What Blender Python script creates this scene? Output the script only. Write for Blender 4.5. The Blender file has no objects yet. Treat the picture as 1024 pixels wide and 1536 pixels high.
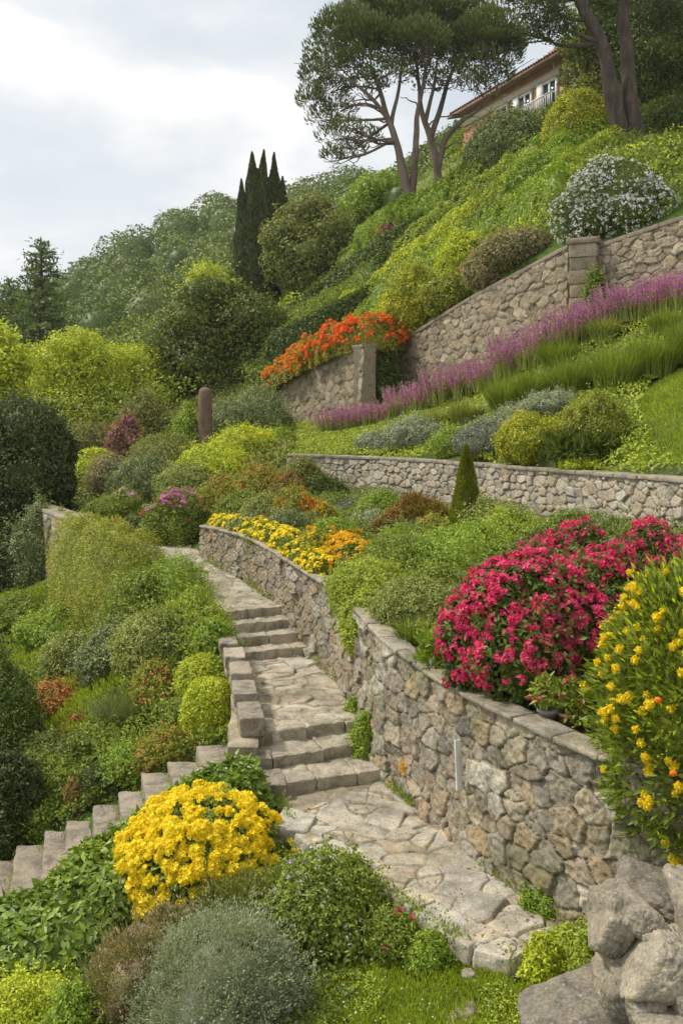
import bpy, math, random
import numpy as np
from mathutils import Vector
F = 1400.0; HZ = 640.0
sc = bpy.context.scene
COL = sc.collection
def P(px, py, Y): return np.array([(px-512)/F*Y, Y, (HZ-py)/F*Y])
# ------------------------------------------------------------------ noise
def _h(ix, iy, iz, s=0):
    n = (ix.astype(np.int64)*374761393 + iy.astype(np.int64)*668265263 + iz.astype(np.int64)*2147483647 + s*974711) & 0xffffffff
    n = ((n ^ (n >> 13))*1274126177) & 0xffffffff
    n = ((n ^ (n >> 16))*2246822519) & 0xffffffff
    n = n ^ (n >> 15)
    return (n & 0xffffff)/float(0xffffff)
def vn(x, y, z, s=0):
    x, y, z = np.broadcast_arrays(np.asarray(x, float), np.asarray(y, float), np.asarray(z, float))
    ix, iy, iz = np.floor(x), np.floor(y), np.floor(z)
    fx, fy, fz = x-ix, y-iy, z-iz
    fx = fx*fx*(3-2*fx); fy = fy*fy*(3-2*fy); fz = fz*fz*(3-2*fz)
    r = 0
    for a in (0, 1):
        for b in (0, 1):
            for c in (0, 1):
                w = (fx if a else 1-fx)*(fy if b else 1-fy)*(fz if c else 1-fz)
                r = r + w*_h(ix+a, iy+b, iz+c, s)
    return r*2-1
def fbm(x, y, z, o=4, s=0):
    r = 0; a = .5
    for k in range(o):
        r = r + a*vn(x*2**k, y*2**k, z*2**k, s+k*7); a *= .5
    return r
SZV = .32
def voro(u, v, w, h, seed, jit=.42, pn=2.6, stag=.5):
    """stone cells on a staggered lattice: border distance (0..1), stone id, centre offsets"""
    gu, gv = u/w, v/h
    iv = np.floor(gv)
    d1 = np.full(u.shape, 9.); d2 = np.full(u.shape, 9.); idr = np.zeros(u.shape)
    ou = np.zeros(u.shape); ov = np.zeros(u.shape)
    for dj in (-2, -1, 0, 1, 2):
        rj = iv+dj
        off = (rj % 2)*stag + .35*_h(rj, rj*0, rj*0, seed+5)
        iu = np.floor(gu-off)
        for di in (-2, -1, 0, 1, 2):
            ci = iu+di
            cu = ci+off+.5+jit*(2*_h(ci, rj, rj*0, seed)-1)
            cv = rj+.5+jit*(2*_h(ci, rj, rj*0, seed+1)-1)
            sz = SZV*_h(ci, rj, rj*0, seed+2)
            d = (np.abs(gu-cu)**pn+np.abs(gv-cv)**pn)**(1/pn)-sz
            i_ = _h(ci, rj, rj*0, seed+3)
            m = d < d1
            d2 = np.where(m, d1, np.minimum(d2, d))
            idr = np.where(m, i_, idr); ou = np.where(m, gu-cu, ou); ov = np.where(m, gv-cv, ov)
            d1 = np.where(m, d, d1)
    return d2-d1, idr, ou, ov
# ------------------------------------------------------------------ mesh building
def mesh_from(name, V, polys, attrs=None, smooth=False):
    """polys: list of int arrays (n,k)"""
    me = bpy.data.meshes.new(name)
    V = np.ascontiguousarray(V, dtype=np.float32)
    me.vertices.add(len(V)); me.vertices.foreach_set('co', V.ravel())
    polys = [np.asarray(p, dtype=np.int32) for p in polys if len(p)]
    nl = sum(p.size for p in polys); npol = sum(len(p) for p in polys)
    me.loops.add(nl); me.polygons.add(npol)
    me.loops.foreach_set('vertex_index', np.concatenate([p.ravel() for p in polys]))
    tot = np.concatenate([np.full(len(p), p.shape[1], dtype=np.int32) for p in polys])
    st = np.concatenate([[0], np.cumsum(tot)[:-1]]).astype(np.int32)
    me.polygons.foreach_set('loop_start', st)
    me.polygons.foreach_set('loop_total', tot)
    if smooth: me.polygons.foreach_set('use_smooth', np.ones(npol, dtype=bool))
    me.update(calc_edges=True)
    if attrs:
        for k, a in attrs.items():
            at = me.attributes.new(k, 'FLOAT', 'POINT'); at.data.foreach_set('value', np.ascontiguousarray(a, dtype=np.float32))
    return me
class G:
    def __init__(s): s.V = []; s.P = {}; s.n = 0; s.A = {}
    def add(s, V, *polys, **at):
        V = np.asarray(V, float).reshape(-1, 3)
        for p in polys:
            p = np.asarray(p)
            if p.size: s.P.setdefault(p.shape[1], []).append(p+s.n)
        for k, a in at.items(): s.A.setdefault(k, []).append((s.n, np.broadcast_to(a, (len(V),))))
        s.V.append(V); s.n += len(V); return s
    def mesh(s, name, smooth=False):
        V = np.concatenate(s.V)
        at = {}
        for k, l in s.A.items():
            a = np.zeros(len(V))
            for o, x in l: a[o:o+len(x)] = x
            at[k] = a
        return mesh_from(name, V, [np.concatenate(p) for p in s.P.values()], at, smooth)
def tagp(o, label=None, cat=None, group=None, kind=None):
    if label: o['label'] = label
    if cat: o['category'] = cat
    if group: o['group'] = group
    if kind: o['kind'] = kind
    return o
def obj(name, me, mat, parent=None, loc=(0, 0, 0)):
    if isinstance(me, G): me = me.mesh(name)
    if mat is not None:
        if len(me.materials) == 0: me.materials.append(mat)
    o = bpy.data.objects.new(name, me); COL.objects.link(o)
    o.location = loc
    if parent is not None: o.parent = parent
    return o
def root(name, label, cat, loc=(0, 0, 0), group=None):
    o = bpy.data.objects.new(name, None); COL.objects.link(o); o.location = loc; o.empty_display_size = .1
    return tagp(o, label, cat, group)
def grid_faces(nu, nv):
    i = np.arange(nu-1)[:, None]*nv+np.arange(nv-1)[None, :]
    i = i.ravel()
    return np.stack([i, i+nv, i+nv+1, i+1], 1)
def tube(pts, rad, ns=7, wob=0, seed=0):
    pts = np.asarray(pts, float); rad = np.asarray(rad, float)
    T = np.gradient(pts, axis=0); T /= np.linalg.norm(T, axis=1)[:, None]+1e-9
    ref = np.array([.13, .99, .07]) if abs(T[0][1]) < .9 else np.array([1., 0, 0])
    A = np.cross(T, ref); A /= np.linalg.norm(A, axis=1)[:, None]+1e-9
    B = np.cross(T, A)
    an = np.linspace(0, 2*np.pi, ns, endpoint=False)
    R = rad[:, None]*np.ones(ns)[None]
    if wob:
        q = pts[:, None, :]*0+pts[:, None, :]
        R = R*(1+wob*vn(np.cos(an)[None]*1.5+q[..., 0], np.sin(an)[None]*1.5+q[..., 1], q[..., 2]*1.2, seed))
    V = pts[:, None]+R[..., None]*(A[:, None]*np.cos(an)[None, :, None]+B[:, None]*np.sin(an)[None, :, None])
    n = len(pts)
    i = np.arange(n-1)[:, None]*ns; j = np.arange(ns)[None]
    a = (i+j).ravel(); b = (i+(j+1) % ns).ravel()
    f = np.stack([a, b, b+ns, a+ns], 1)
    cap = np.array([np.arange(ns)+(n-1)*ns]) if ns > 2 else np.zeros((0, 3))
    return V.reshape(-1, 3), f, cap
def smooth_line(pts, n=12):
    pts = np.asarray(pts, float); out = []
    p = np.concatenate([[2*pts[0]-pts[1]], pts, [2*pts[-1]-pts[-2]]])
    for i in range(1, len(p)-2):
        t = np.linspace(0, 1, n, endpoint=False)[:, None]
        out.append(.5*((2*p[i])+(-p[i-1]+p[i+1])*t+(2*p[i-1]-5*p[i]+4*p[i+1]-p[i+2])*t*t+(-p[i-1]+3*p[i]-3*p[i+1]+p[i+2])*t**3))
    out.append(p[-2:-1]); return np.concatenate(out)
def resample(line, step):
    line = np.asarray(line, float)
    d = np.r_[0, np.cumsum(np.linalg.norm(np.diff(line[:, :2], axis=0), axis=1))]
    n = max(2, int(round(d[-1]/step))+1)
    s = np.linspace(0, d[-1], n)
    return np.stack([np.interp(s, d, line[:, k]) for k in range(line.shape[1])], 1), s
# ------------------------------------------------------------------ materials
def newmat(name):
    m = bpy.data.materials.new(name); m.use_nodes = True
    nt = m.node_tree; nt.nodes.clear(); return m, nt
def N(nt, t, **kw):
    n = nt.nodes.new(t)
    for k, v in kw.items():
        if k in n.inputs: n.inputs[k].default_value = v
        else: setattr(n, k, v)
    return n
def ramp(nt, fac, stops):
    r = nt.nodes.new('ShaderNodeValToRGB'); e = r.color_ramp.elements
    while len(e) < len(stops): e.new(.5)
    for x, (p, c) in zip(e, stops):
        x.position = p; x.color = (*c, 1) if len(c) == 3 else c
    nt.links.new(fac, r.inputs[0]); return r.outputs[0]
def mixc(nt, fac, a, b, mode='MIX'):
    m = nt.nodes.new('ShaderNodeMix'); m.data_type = 'RGBA'; m.blend_type = mode
    L = nt.links
    for s, v in ((0, fac), (6, a), (7, b)):
        if hasattr(v, 'is_output'): L.new(v, m.inputs[s])
        elif s == 0: m.inputs[0].default_value = v
        else: m.inputs[s].default_value = (*v, 1)
    return m.outputs[2]
def noise(nt, scale, detail=4, rough=.6, vec=None, dist=0):
    n = N(nt, 'ShaderNodeTexNoise', Scale=scale, Detail=detail, Roughness=rough, Distortion=dist)
    if vec is None:
        g = nt.nodes.new('ShaderNodeNewGeometry'); vec = g.outputs['Position']
    nt.links.new(vec, n.inputs['Vector']); return n.outputs['Fac']
LEAFK = np.array([2.5, 1.85, 1.22])
def _lc(c):
    d = np.array(c)*LEAFK
    if c[0] < c[1]*1.04: d[0] = min(d[0], d[1]*.90)
    elif c[0] > c[1]*1.04: d[0] = c[0]*1.95
    return tuple(np.minimum(.8, d))

def leafmat(name, cols, trans=.27, clump=1.5, vary=.35, gloss=.35, tcol=None, rough=.5):
    """cols: list of leaf colours; per leaf random pick plus slow clump-wise drift"""
    cols = [_lc(c) if max(c) < .48 else c for c in cols]
    m, nt = newmat(name); L = nt.links
    g = nt.nodes.new('ShaderNodeNewGeometry')
    ri = g.outputs['Random Per Island']
    nz = noise(nt, clump, 3, .6, g.outputs['Position'])
    a = N(nt, 'ShaderNodeMath', operation='MULTIPLY_ADD'); L.new(nz, a.inputs[0]); a.inputs[1].default_value = 2.4; a.inputs[2].default_value = -.7
    b = N(nt, 'ShaderNodeMix'); b.data_type = 'FLOAT'; b.inputs[0].default_value = vary+.15
    L.new(a.outputs[0], b.inputs[2]); L.new(ri, b.inputs[3])
    n = len(cols)
    c = ramp(nt, b.outputs[0], [(i/(n-1) if n > 1 else 0, cc) for i, cc in enumerate(cols)])
    hsv = N(nt, 'ShaderNodeHueSaturation'); L.new(c, hsv.inputs['Color'])
    v = N(nt, 'ShaderNodeMath', operation='MULTIPLY_ADD'); L.new(ri, v.inputs[0]); v.inputs[1].default_value = .5; v.inputs[2].default_value = .75
    L.new(v.outputs[0], hsv.inputs['Value'])
    c = hsv.outputs[0]
    p = N(nt, 'ShaderNodeBsdfPrincipled', Roughness=rough); p.inputs['Specular IOR Level'].default_value = gloss
    L.new(c, p.inputs['Base Color'])
    t = nt.nodes.new('ShaderNodeBsdfTranslucent')
    tc = mixc(nt, 1.0, c, tcol or (1.25, 1.2, .55), 'MULTIPLY'); L.new(tc, t.inputs['Color'])
    mx = N(nt, 'ShaderNodeMixShader'); mx.inputs[0].default_value = trans
    L.new(p.outputs[0], mx.inputs[1]); L.new(t.outputs[0], mx.inputs[2])
    o = nt.nodes.new('ShaderNodeOutputMaterial'); L.new(mx.outputs[0], o.inputs[0])
    return m
def petalmat(name, cols, trans=.3):
    return leafmat(name, cols, trans, 3, .4, .2, (1.1, 1.05, 1.05), .6)
def stonemat(name, stones, joint, fine=60, moss=.25, mosscol=(.10, .11, .035), bump=.5, lich=.25, rough=.9, mscale=1.3, stain=0.):
    m, nt = newmat(name); L = nt.links
    sid = N(nt, 'ShaderNodeAttribute', attribute_name='sid').outputs['Fac']
    jt = N(nt, 'ShaderNodeAttribute', attribute_name='joint').outputs['Fac']
    g = nt.nodes.new('ShaderNodeNewGeometry'); pos = g.outputs['Position']
    n = len(stones)
    c = ramp(nt, sid, [(i/(n-1), s) for i, s in enumerate(stones)])
    n1 = noise(nt, 5, 5, .65, pos); n2 = noise(nt, fine, 4, .7, pos); n3 = noise(nt, mscale, 5, .7, pos, .5)
    c = mixc(nt, 1.0, c, ramp(nt, n1, [(.25, (.62, .60, .57)), (.5, (1, 1, 1)), (.75, (1.25, 1.18, 1.05))]), 'MULTIPLY')
    c = mixc(nt, 1.0, c, ramp(nt, n2, [(.3, (.62, .62, .62)), (.5, (1, 1, 1)), (.7, (1.35, 1.33, 1.28))]), 'MULTIPLY')
    n4 = noise(nt, 14, 4, .75, pos)
    if stain:
        n5 = noise(nt, 2.6, 6, .72, pos, 1.2); k = 1-stain
        c = mixc(nt, 1.0, c, ramp(nt, n5, [(.36, (k, k*.95, k*.86)), (.5, (1, 1, 1)), (.64, (1.18, 1.12, 1.0))]), 'MULTIPLY')
    lf = ramp(nt, n4, [(.60, (0, 0, 0)), (.68, (lich, lich, lich))])
    c = mixc(nt, lf, c, (.62, .60, .52))
    c = mixc(nt, jt, c, joint)
    mf = ramp(nt, n3, [(.5, (0, 0, 0)), (.72, (moss, moss, moss))])
    ad = N(nt, 'ShaderNodeMath', operation='MULTIPLY_ADD'); L.new(jt, ad.inputs[0]); ad.inputs[1].default_value = 1.2; ad.inputs[2].default_value = 1
    mm = N(nt, 'ShaderNodeMath', operation='MULTIPLY', use_clamp=True); L.new(mf, mm.inputs[0]); L.new(ad.outputs[0], mm.inputs[1])
    c = mixc(nt, mm.outputs[0], c, mosscol)
    p = N(nt, 'ShaderNodeBsdfPrincipled', Roughness=rough); p.inputs['Specular IOR Level'].default_value = .2
    L.new(c, p.inputs['Base Color'])
    s = N(nt, 'ShaderNodeMath', operation='MULTIPLY_ADD'); L.new(n2, s.inputs[0]); s.inputs[1].default_value = .35; L.new(n4, s.inputs[2])
    bp = N(nt, 'ShaderNodeBump', Strength=bump, Distance=.02); L.new(s.outputs[0], bp.inputs['Height']); L.new(bp.outputs[0], p.inputs['Normal'])
    o = nt.nodes.new('ShaderNodeOutputMaterial'); L.new(p.outputs[0], o.inputs[0]); return m
def plainmat(name, stops, scale=8, rough=.8, bump=.3, dist=.01, spec=.25, stretch=None):
    m, nt = newmat(name); L = nt.links
    g = nt.nodes.new('ShaderNodeNewGeometry'); vec = g.outputs['Position']
    if stretch:
        mp = nt.nodes.new('ShaderNodeMapping'); mp.inputs['Scale'].default_value = stretch; L.new(vec, mp.inputs[0]); vec = mp.outputs[0]
    nz = noise(nt, scale, 6, .65, vec)
    n = len(stops)
    c = ramp(nt, nz, [(.25+.5*i/(n-1), s) for i, s in enumerate(stops)])
    p = N(nt, 'ShaderNodeBsdfPrincipled', Roughness=rough); p.inputs['Specular IOR Level'].default_value = spec
    L.new(c, p.inputs['Base Color'])
    bp = N(nt, 'ShaderNodeBump', Strength=bump, Distance=dist); L.new(nz, bp.inputs['Height']); L.new(bp.outputs[0], p.inputs['Normal'])
    o = nt.nodes.new('ShaderNodeOutputMaterial'); L.new(p.outputs[0], o.inputs[0]); return m
# ------------------------------------------------------------------ terrain
W1F = [(2.9, 5.4), (2.5, 5.9), (1.98, 6.46), (1.7, 6.82), (1.51, 7.1), (1.29, 7.54), (.97, 8.25), (.69, 8.98), (.43, 9.62), (.23, 10.65), (.04, 11.68), (-.4, 13.2), (-.9, 14.34), (-1.7, 16.1), (-2.72, 18.0)]
W1Z = [-2.37, -2.37, -2.37, -2.36, -2.33, -2.33, -2.33, -2.29, -2.21, -2.17, -2.16, -2.14, -2.03, -1.9, -1.94]
W1B = [-3.6]*9+[-3.26, -3.26, -3.2, -2.75, -2.62, -2.5]
W2F = [(6.2, 9.5), (5.4, 11.3), (4.75, 13.0), (3.94, 15.4), (2.85, 17.8), (1.6, 20.3), (.2, 22.2), (-1.35, 23.2)]
W3L = [(-2.75, 38.5), (.73, 31.0)]; W3R = [(.73, 31.0), (2.06, 33.4)]; W3M = [(2.0, 33.4), (4.0, 29.4), (6.45, 25.2)]; W3E = [(6.45, 25.2), (8.45, 23.1), (11.5, 20.6)]
def off_line(pts, d):
    p = np.asarray(pts, float); t = np.gradient(p, axis=0); t /= np.linalg.norm(t, axis=1)[:, None]
    return p+d*np.stack([t[:, 1], -t[:, 0]], 1)
def sdist(X, Y, line):
    """signed distance to polyline (positive to the right of its direction)"""
    best = np.full(X.shape, 1e9); sg = np.zeros(X.shape); par = np.zeros(X.shape); bp = np.zeros(X.shape)
    acc = 0
    for a, b in zip(line[:-1], line[1:]):
        d = b-a; L = np.hypot(*d)
        t = np.clip(((X-a[0])*d[0]+(Y-a[1])*d[1])/L**2, 0, 1)
        qx, qy = X-a[0]-t*d[0], Y-a[1]-t*d[1]
        dist = np.hypot(qx, qy); cr = (qx*d[1]-qy*d[0])/L
        m = (dist < best-1e-6) | ((np.abs(dist-best) <= 1e-6) & (np.abs(cr) > bp))
        bp = np.where(m, np.abs(cr), bp)
        best = np.where(m, dist, best); sg = np.where(m, np.sign(cr), sg); par = np.where(m, acc+t*L, par)
        acc += L
    return best*sg, par
B1 = np.array([(16., -14.), (4.5, 3.)]+list(map(tuple, off_line(W1F, .22)))+[(-4.0, 21.5), (-6., 26.), (-9, 33), (-60, 70)])
B2 = np.array([(30., -6.)]+list(map(tuple, off_line(W2F, .2)))+[(-4, 26.5), (-9., 33.5), (-60, 72)])
B3 = np.array([(40., 2.)]+[(11.6, 20.8), (8.6, 23.3), (6.6, 25.4), (4.15, 29.5), (2.2, 33.3), (2.0, 33.7), (.72, 31.25), (-2.72, 38.8)]+[(-6, 44), (-14, 56), (-80, 90)])
def plen(l, i): return float(np.sum(np.hypot(*np.diff(l[:i+1], axis=0).T)))
E1 = plen(B1, 2+len(W1F)-1); E2 = plen(B2, 1+len(W2F)-1); E3 = plen(B3, 8)
# control points (px,py,Y) or ('w',X,Y,z)
COMMON = [(240, 760, 21.5), (200, 715, 28), (120, 745, 27), (0, 800, 25), (0, 700, 38), (-250, 760, 34), (60, 650, 44), (200, 640, 41), (330, 622, 41), (-200, 640, 60),
 (50, 570, 62), (200, 560, 62), (300, 525, 62), (400, 465, 60), (0, 580, 105), (150, 560, 108), (300, 505, 108), (450, 445, 100), (-300, 600, 120),
 (-200, 560, 180), (-100, 585, 178), (0, 525, 178), (100, 465, 180), (200, 402, 180), (270, 358, 180), (350, 336, 180), (430, 318, 180), (530, 322, 185), (620, 350, 190), (0, 560, 300), (300, 480, 300), (600, 470, 300), (1000, 300, 300)]
SH12 = [('w', -3.2, 19.6, -2.2), ('w', -4.2, 22.5, -1.9), ('w', -2.8, 21.5, -1.6)]
R0 = COMMON+[('w', 0, 8.5, -3.74), ('w', .9, 7.3, -3.74), ('w', 1.5, 6.9, -3.74), ('w', 2.4, 6.2, -3.72), ('w', .25, 6.9, -3.86), ('w', 1.0, 6.1, -3.76), ('w', 1.8, 5.6, -3.72), ('w', .4, 5.6, -3.8), ('w', 1.2, 4.6, -3.8), ('w', 2.5, 4., -3.7), ('w', -.4, 6.5, -3.98), ('w', 0, 3, -3.95),
 ('w', -.55, 8.4, -3.8), ('w', -1.2, 8., -4.2), ('w', -1.2, 6.2, -4.25), ('w', -2.6, 7., -4.6), ('w', -2.6, 8.3, -4.55), ('w', -2.6, 4., -4.6), ('w', -5, 6, -5.4), ('w', -5, 9, -5.6), ('w', 3, -6, -4), ('w', -5, -6, -5),
 ('w', -1.2, 9., -3.85), ('w', -1.2, 10.2, -3.72), ('w', -1.9, 10.5, -3.95), ('w', -2.8, 10.4, -4.42), ('w', -3.7, 10.3, -4.95), ('w', -5, 10.2, -5.6), ('w', -1.8, 9.2, -4.1), ('w', -2.9, 9.2, -4.6), ('w', -3.8, 9.2, -5.1),
 ('w', -.7, 10.2, -3.4), ('w', -.4, 11, -3.38), ('w', -.8, 12.6, -3.38), ('w', -1.1, 14.1, -2.9), ('w', -.5, 14.0, -3.0), ('w', -1.7, 15.6, -2.78), ('w', -2.6, 17.6, -2.66), ('w', -3.3, 19, -2.5), ('w', -4.3, 21, -2.35), ('w', -5.2, 24, -2.05),
 ('w', -1.35, 11.2, -3.62), ('w', -1.75, 12.6, -3.2), ('w', -2.2, 14, -2.95), ('w', -2.4, 12.4, -3.75), ('w', -1.8, 11.2, -3.95),
 (100, 1160, 12), (0, 1210, 12), (-200, 1300, 12), (100, 1045, 15), (0, 1080, 15.2), (-200, 1100, 15), (250, 1010, 13.2), (50, 962, 18), (150, 952, 17), (215, 945, 16.2), (-200, 1000, 18), (0, 900, 22), (60, 880, 21.5), (-250, 900, 26)]
R1 = COMMON+SH12+[('w', 3.4, 5.4, -2.4), ('w', 2.5, 6.4, -2.4), ('w', 2.0, 7.0, -2.4), ('w', 1.5, 8., -2.37), ('w', 1., 9., -2.32), ('w', .8, 10., -2.22), ('w', .5, 11.5, -2.17), ('w', .1, 13.2, -2.1), ('w', -.4, 14.5, -2.05), ('w', -1.3, 16.3, -1.93), ('w', -2.3, 18.1, -1.97),
 ('w', 6.0, 9, -1.75), ('w', 5., 11., -1.7), ('w', 4.5, 12.7, -1.6), ('w', 3.8, 15, -1.56), ('w', 2.7, 17.4, -1.58), ('w', 1.4, 20, -1.62), ('w', 0, 21.7, -1.66), ('w', -1.4, 22.5, -1.55), ('w', 3, 11.5, -1.95), ('w', 1.6, 14, -1.85), ('w', .6, 17, -1.72), ('w', -1, 19.5, -1.68), ('w', -2.6, 23.6, -1.2), ('w', 5, 6, -2.3), ('w', 10, 0, -2.)]
R2 = COMMON+SH12+[('w', -2.6, 23.8, -.9), (300, 688, 26), (430, 650, 34), (350, 640, 36), (420, 640, 37.5), (545, 625, 30.5), (600, 600, 32.5), (700, 560, 29.4), (800, 520, 26.5), (870, 485, 24.6), (905, 462, 24.2), (1024, 440, 22.4), (1150, 430, 20),
 (1024, 552, 19), (1150, 560, 16), (920, 602, 18.2), (880, 690, 16), (760, 640, 20), (800, 680, 17.4), (700, 650, 22), (600, 650, 25), (500, 668, 26), (560, 645, 28), (700, 610, 25),
 ('w', 6.4, 9.7, -.8), ('w', 5.6, 11.4, -.79), ('w', 4.95, 13.2, -.79), ('w', 4.15, 15.6, -.8), ('w', 3.0, 18., -.8), ('w', 1.75, 20.6, -.8), ('w', .2, 22.7, -.8), ('w', -1.3, 23.7, -.8), ('w', 9, 13, 1.), ('w', 14, 8, 1.5)]
R3 = COMMON+[(375, 580, 43), (412, 583, 39.3), (470, 550, 36.0), (545, 518, 32.), (600, 514, 33.9), (700, 456, 30.3), (860, 372, 26.2), (1024, 335, 23.6), (1200, 290, 21), (560, 470, 42), (700, 400, 35), (700, 330, 41), (700, 285, 46), (850, 300, 29.8), (940, 242, 34.5), (1024, 232, 35), (850, 235, 37), (760, 232, 44), (770, 205, 53), (850, 150, 52), (1000, 150, 46), (1000, 40, 66), (800, 130, 75), (620, 342, 45.5), (655, 330, 46.5), (500, 460, 49), (500, 405, 57), (600, 290, 64), (480, 380, 67), (400, 450, 62), (540, 335, 78), (700, 200, 90), (460, 500, 43), (1200, 150, 40)]
def w3(c): return np.array(c[1:]) if c[0] == 'w' else P(*c)
def warp(X, Y):
    D = np.sqrt(np.maximum(Y, 0)**2+4.)
    return np.stack([1.4*X/(D+2.), 1.6*np.log(D+2.)+np.minimum(Y, 0)*.05], -1), D
class RBF:
    def __init__(s, pts):
        p = np.array([w3(c) for c in pts]); q, D = warp(p[:, 0], p[:, 1]); s.q = q
        w = p[:, 2]/(D+2.)
        A = np.sqrt(((q[:, None]-q[None])**2).sum(-1)+.0004)
        A = np.block([[A, np.ones((len(p), 1))], [np.ones((1, len(p))), np.zeros((1, 1))]])
        s.c = np.linalg.lstsq(A, np.r_[w, 0], rcond=None)[0]
    def __call__(s, X, Y):
        q, D = warp(X, Y); out = np.full(X.shape, s.c[-1])
        for i in range(len(s.q)):
            out = out+s.c[i]*np.sqrt((q[..., 0]-s.q[i, 0])**2+(q[..., 1]-s.q[i, 1])**2+.0004)
        return out*(D+2.)
RF = [RBF(r) for r in (R0, R1, R2, R3)]
def sstep(a, b, x):
    t = np.clip((x-a)/(b-a), 0, 1); return t*t*(3-2*t)
# path footprint: the ground sheet stays below the flags and steps laid on it
PQ = []
def _strip(l, r, z):
    for i in range(len(l)-1): PQ.append((np.array([l[i], r[i], r[i+1], l[i+1]]), z[i] if np.isscalar(z[i]) else z[i]))
_strip([(1.15, 6.3), (.6, 6.85), (-.1, 7.75), (-.55, 8.6), (-.75, 9.1)], [(1.75, 6.8), (1.66, 7.0), (1.2, 8.0), (.85, 8.8), (.6, 9.6)], [-3.73]*5)
_strip([(-.6, 9.1), (-.8, 9.95)], [(.6, 9.5), (.45, 10.4)], [-3.6]*2)
_strip([(-.95, 9.95), (-1.2, 11.2), (-1.5, 12.9)], [(.45, 10.4), (.3, 11.7), (-.2, 13.4)], [-3.42]*3)
_strip([(-1.4, 12.9), (-1.8, 14.1)], [(-.2, 13.4), (-.7, 14.5)], [-3.35]*2)
_strip([(-1.9, 14.05), (-2.2, 15.0), (-2.8, 16.6), (-3.45, 18.0), (-4.0, 19.5), (-4.8, 21.5), (-5.7, 24.2), (-6.3, 27.5)], [(-.7, 14.5), (-1.1, 15.3), (-1.6, 16.2), (-2.5, 18.0), (-2.95, 19.2), (-3.65, 21.2), (-4.45, 23.8), (-4.9, 27.5)], [-2.85, -2.8, -2.72, -2.6, -2.5, -2.3, -2.1])
def under_path(X, Y, h):
    for q, z in PQ:
        ins = np.ones(X.shape, bool)
        for i in range(4):
            a, b = q[i], q[(i+1) % 4]
            ins &= ((b[0]-a[0])*(Y-a[1])-(b[1]-a[1])*(X-a[0])) > -.02
        h = np.where(ins, np.minimum(h, z), h)
    return h
def on_path(X, Y): return under_path(X, Y, np.zeros(X.shape)) < 0
def hgt(X, Y):
    X = np.atleast_1d(np.asarray(X, float)); Y = np.atleast_1d(np.asarray(Y, float))
    h = RF[0](X, Y)
    for k, (B, E) in enumerate(((B1, E1), (B2, E2), (B3, E3))):
        sd, par = sdist(X, Y, B)
        w = .03+.7*np.clip(par-E, 0, 6)
        s = sstep(-w, w, sd)
        if k == 0: h = under_path(X, Y, h)
        h = h*(1-s)+RF[k+1](X, Y)*s
    return h
def hz(x, y): return float(hgt(x, y)[0])
def region(X, Y):
    r = np.zeros(X.shape, int)
    for k, B in enumerate((B1, B2, B3)):
        sd, par = sdist(X, Y, B); r = np.where(sd > 0, k+1, r)
    return r
_YS = np.exp(np.linspace(np.log(3.5), np.log(280), 900))
def hit(px, py, y0=3.5):
    Y = _YS[_YS >= y0]; X = (px-512)/F*Y; z = (HZ-py)/F*Y
    d = hgt(X, Y)-z
    i = np.argmax(d > 0)
    if not (d > 0).any(): i = len(Y)-1
    if i == 0: return Y[0]
    t = d[i-1]/(d[i-1]-d[i]+1e-9)
    return float(Y[i-1]+(Y[i]-Y[i-1])*np.clip(t, 0, 1))
# ------------------------------------------------------------------ foliage
def unit(v): return v/(np.linalg.norm(v, axis=-1, keepdims=True)+1e-9)
def leaves(g, p, nrm, L, W, rng, droop=.25, up=.3, spread=.75, grow=0.0, fold=.18, rev=False):
    """one kite-shaped, folded leaf (two triangles) per point"""
    n = len(p)
    nn = unit(nrm*.7+rng.normal(size=(n, 3))*spread*.6+np.array([0, 0, up]))
    t = rng.normal(size=(n, 3)); t = unit(t-(t*nn).sum(-1, keepdims=True)*nn)
    t = unit(t*(1-abs(grow))+nrm*max(grow, 0)*1.5+np.array([0, 0, grow*.8 if grow > 0 else grow])*1.0+np.array([0, 0, -droop])*.5)
    s = unit(np.cross(t, nn))
    l = (L*(.65+.7*rng.random(n)))[:, None]; w = (W*(.7+.6*rng.random(n)))[:, None]
    up_ = np.cross(s, t)
    a = p; b = p+t*l*.45+s*w*.5+up_*w*fold; c = p+t*l-up_*l*droop*.25; d = p+t*l*.45-s*w*.5+up_*w*fold
    V = np.stack([a, b, c, d], 1).reshape(-1, 3)
    i = np.arange(n)[:, None]*4
    if fold > 0: g.add(V, np.concatenate([i+[0, 1, 2], i+[0, 2, 3]]))
    else: g.add(V, i+[0, 1, 2, 3])
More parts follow.
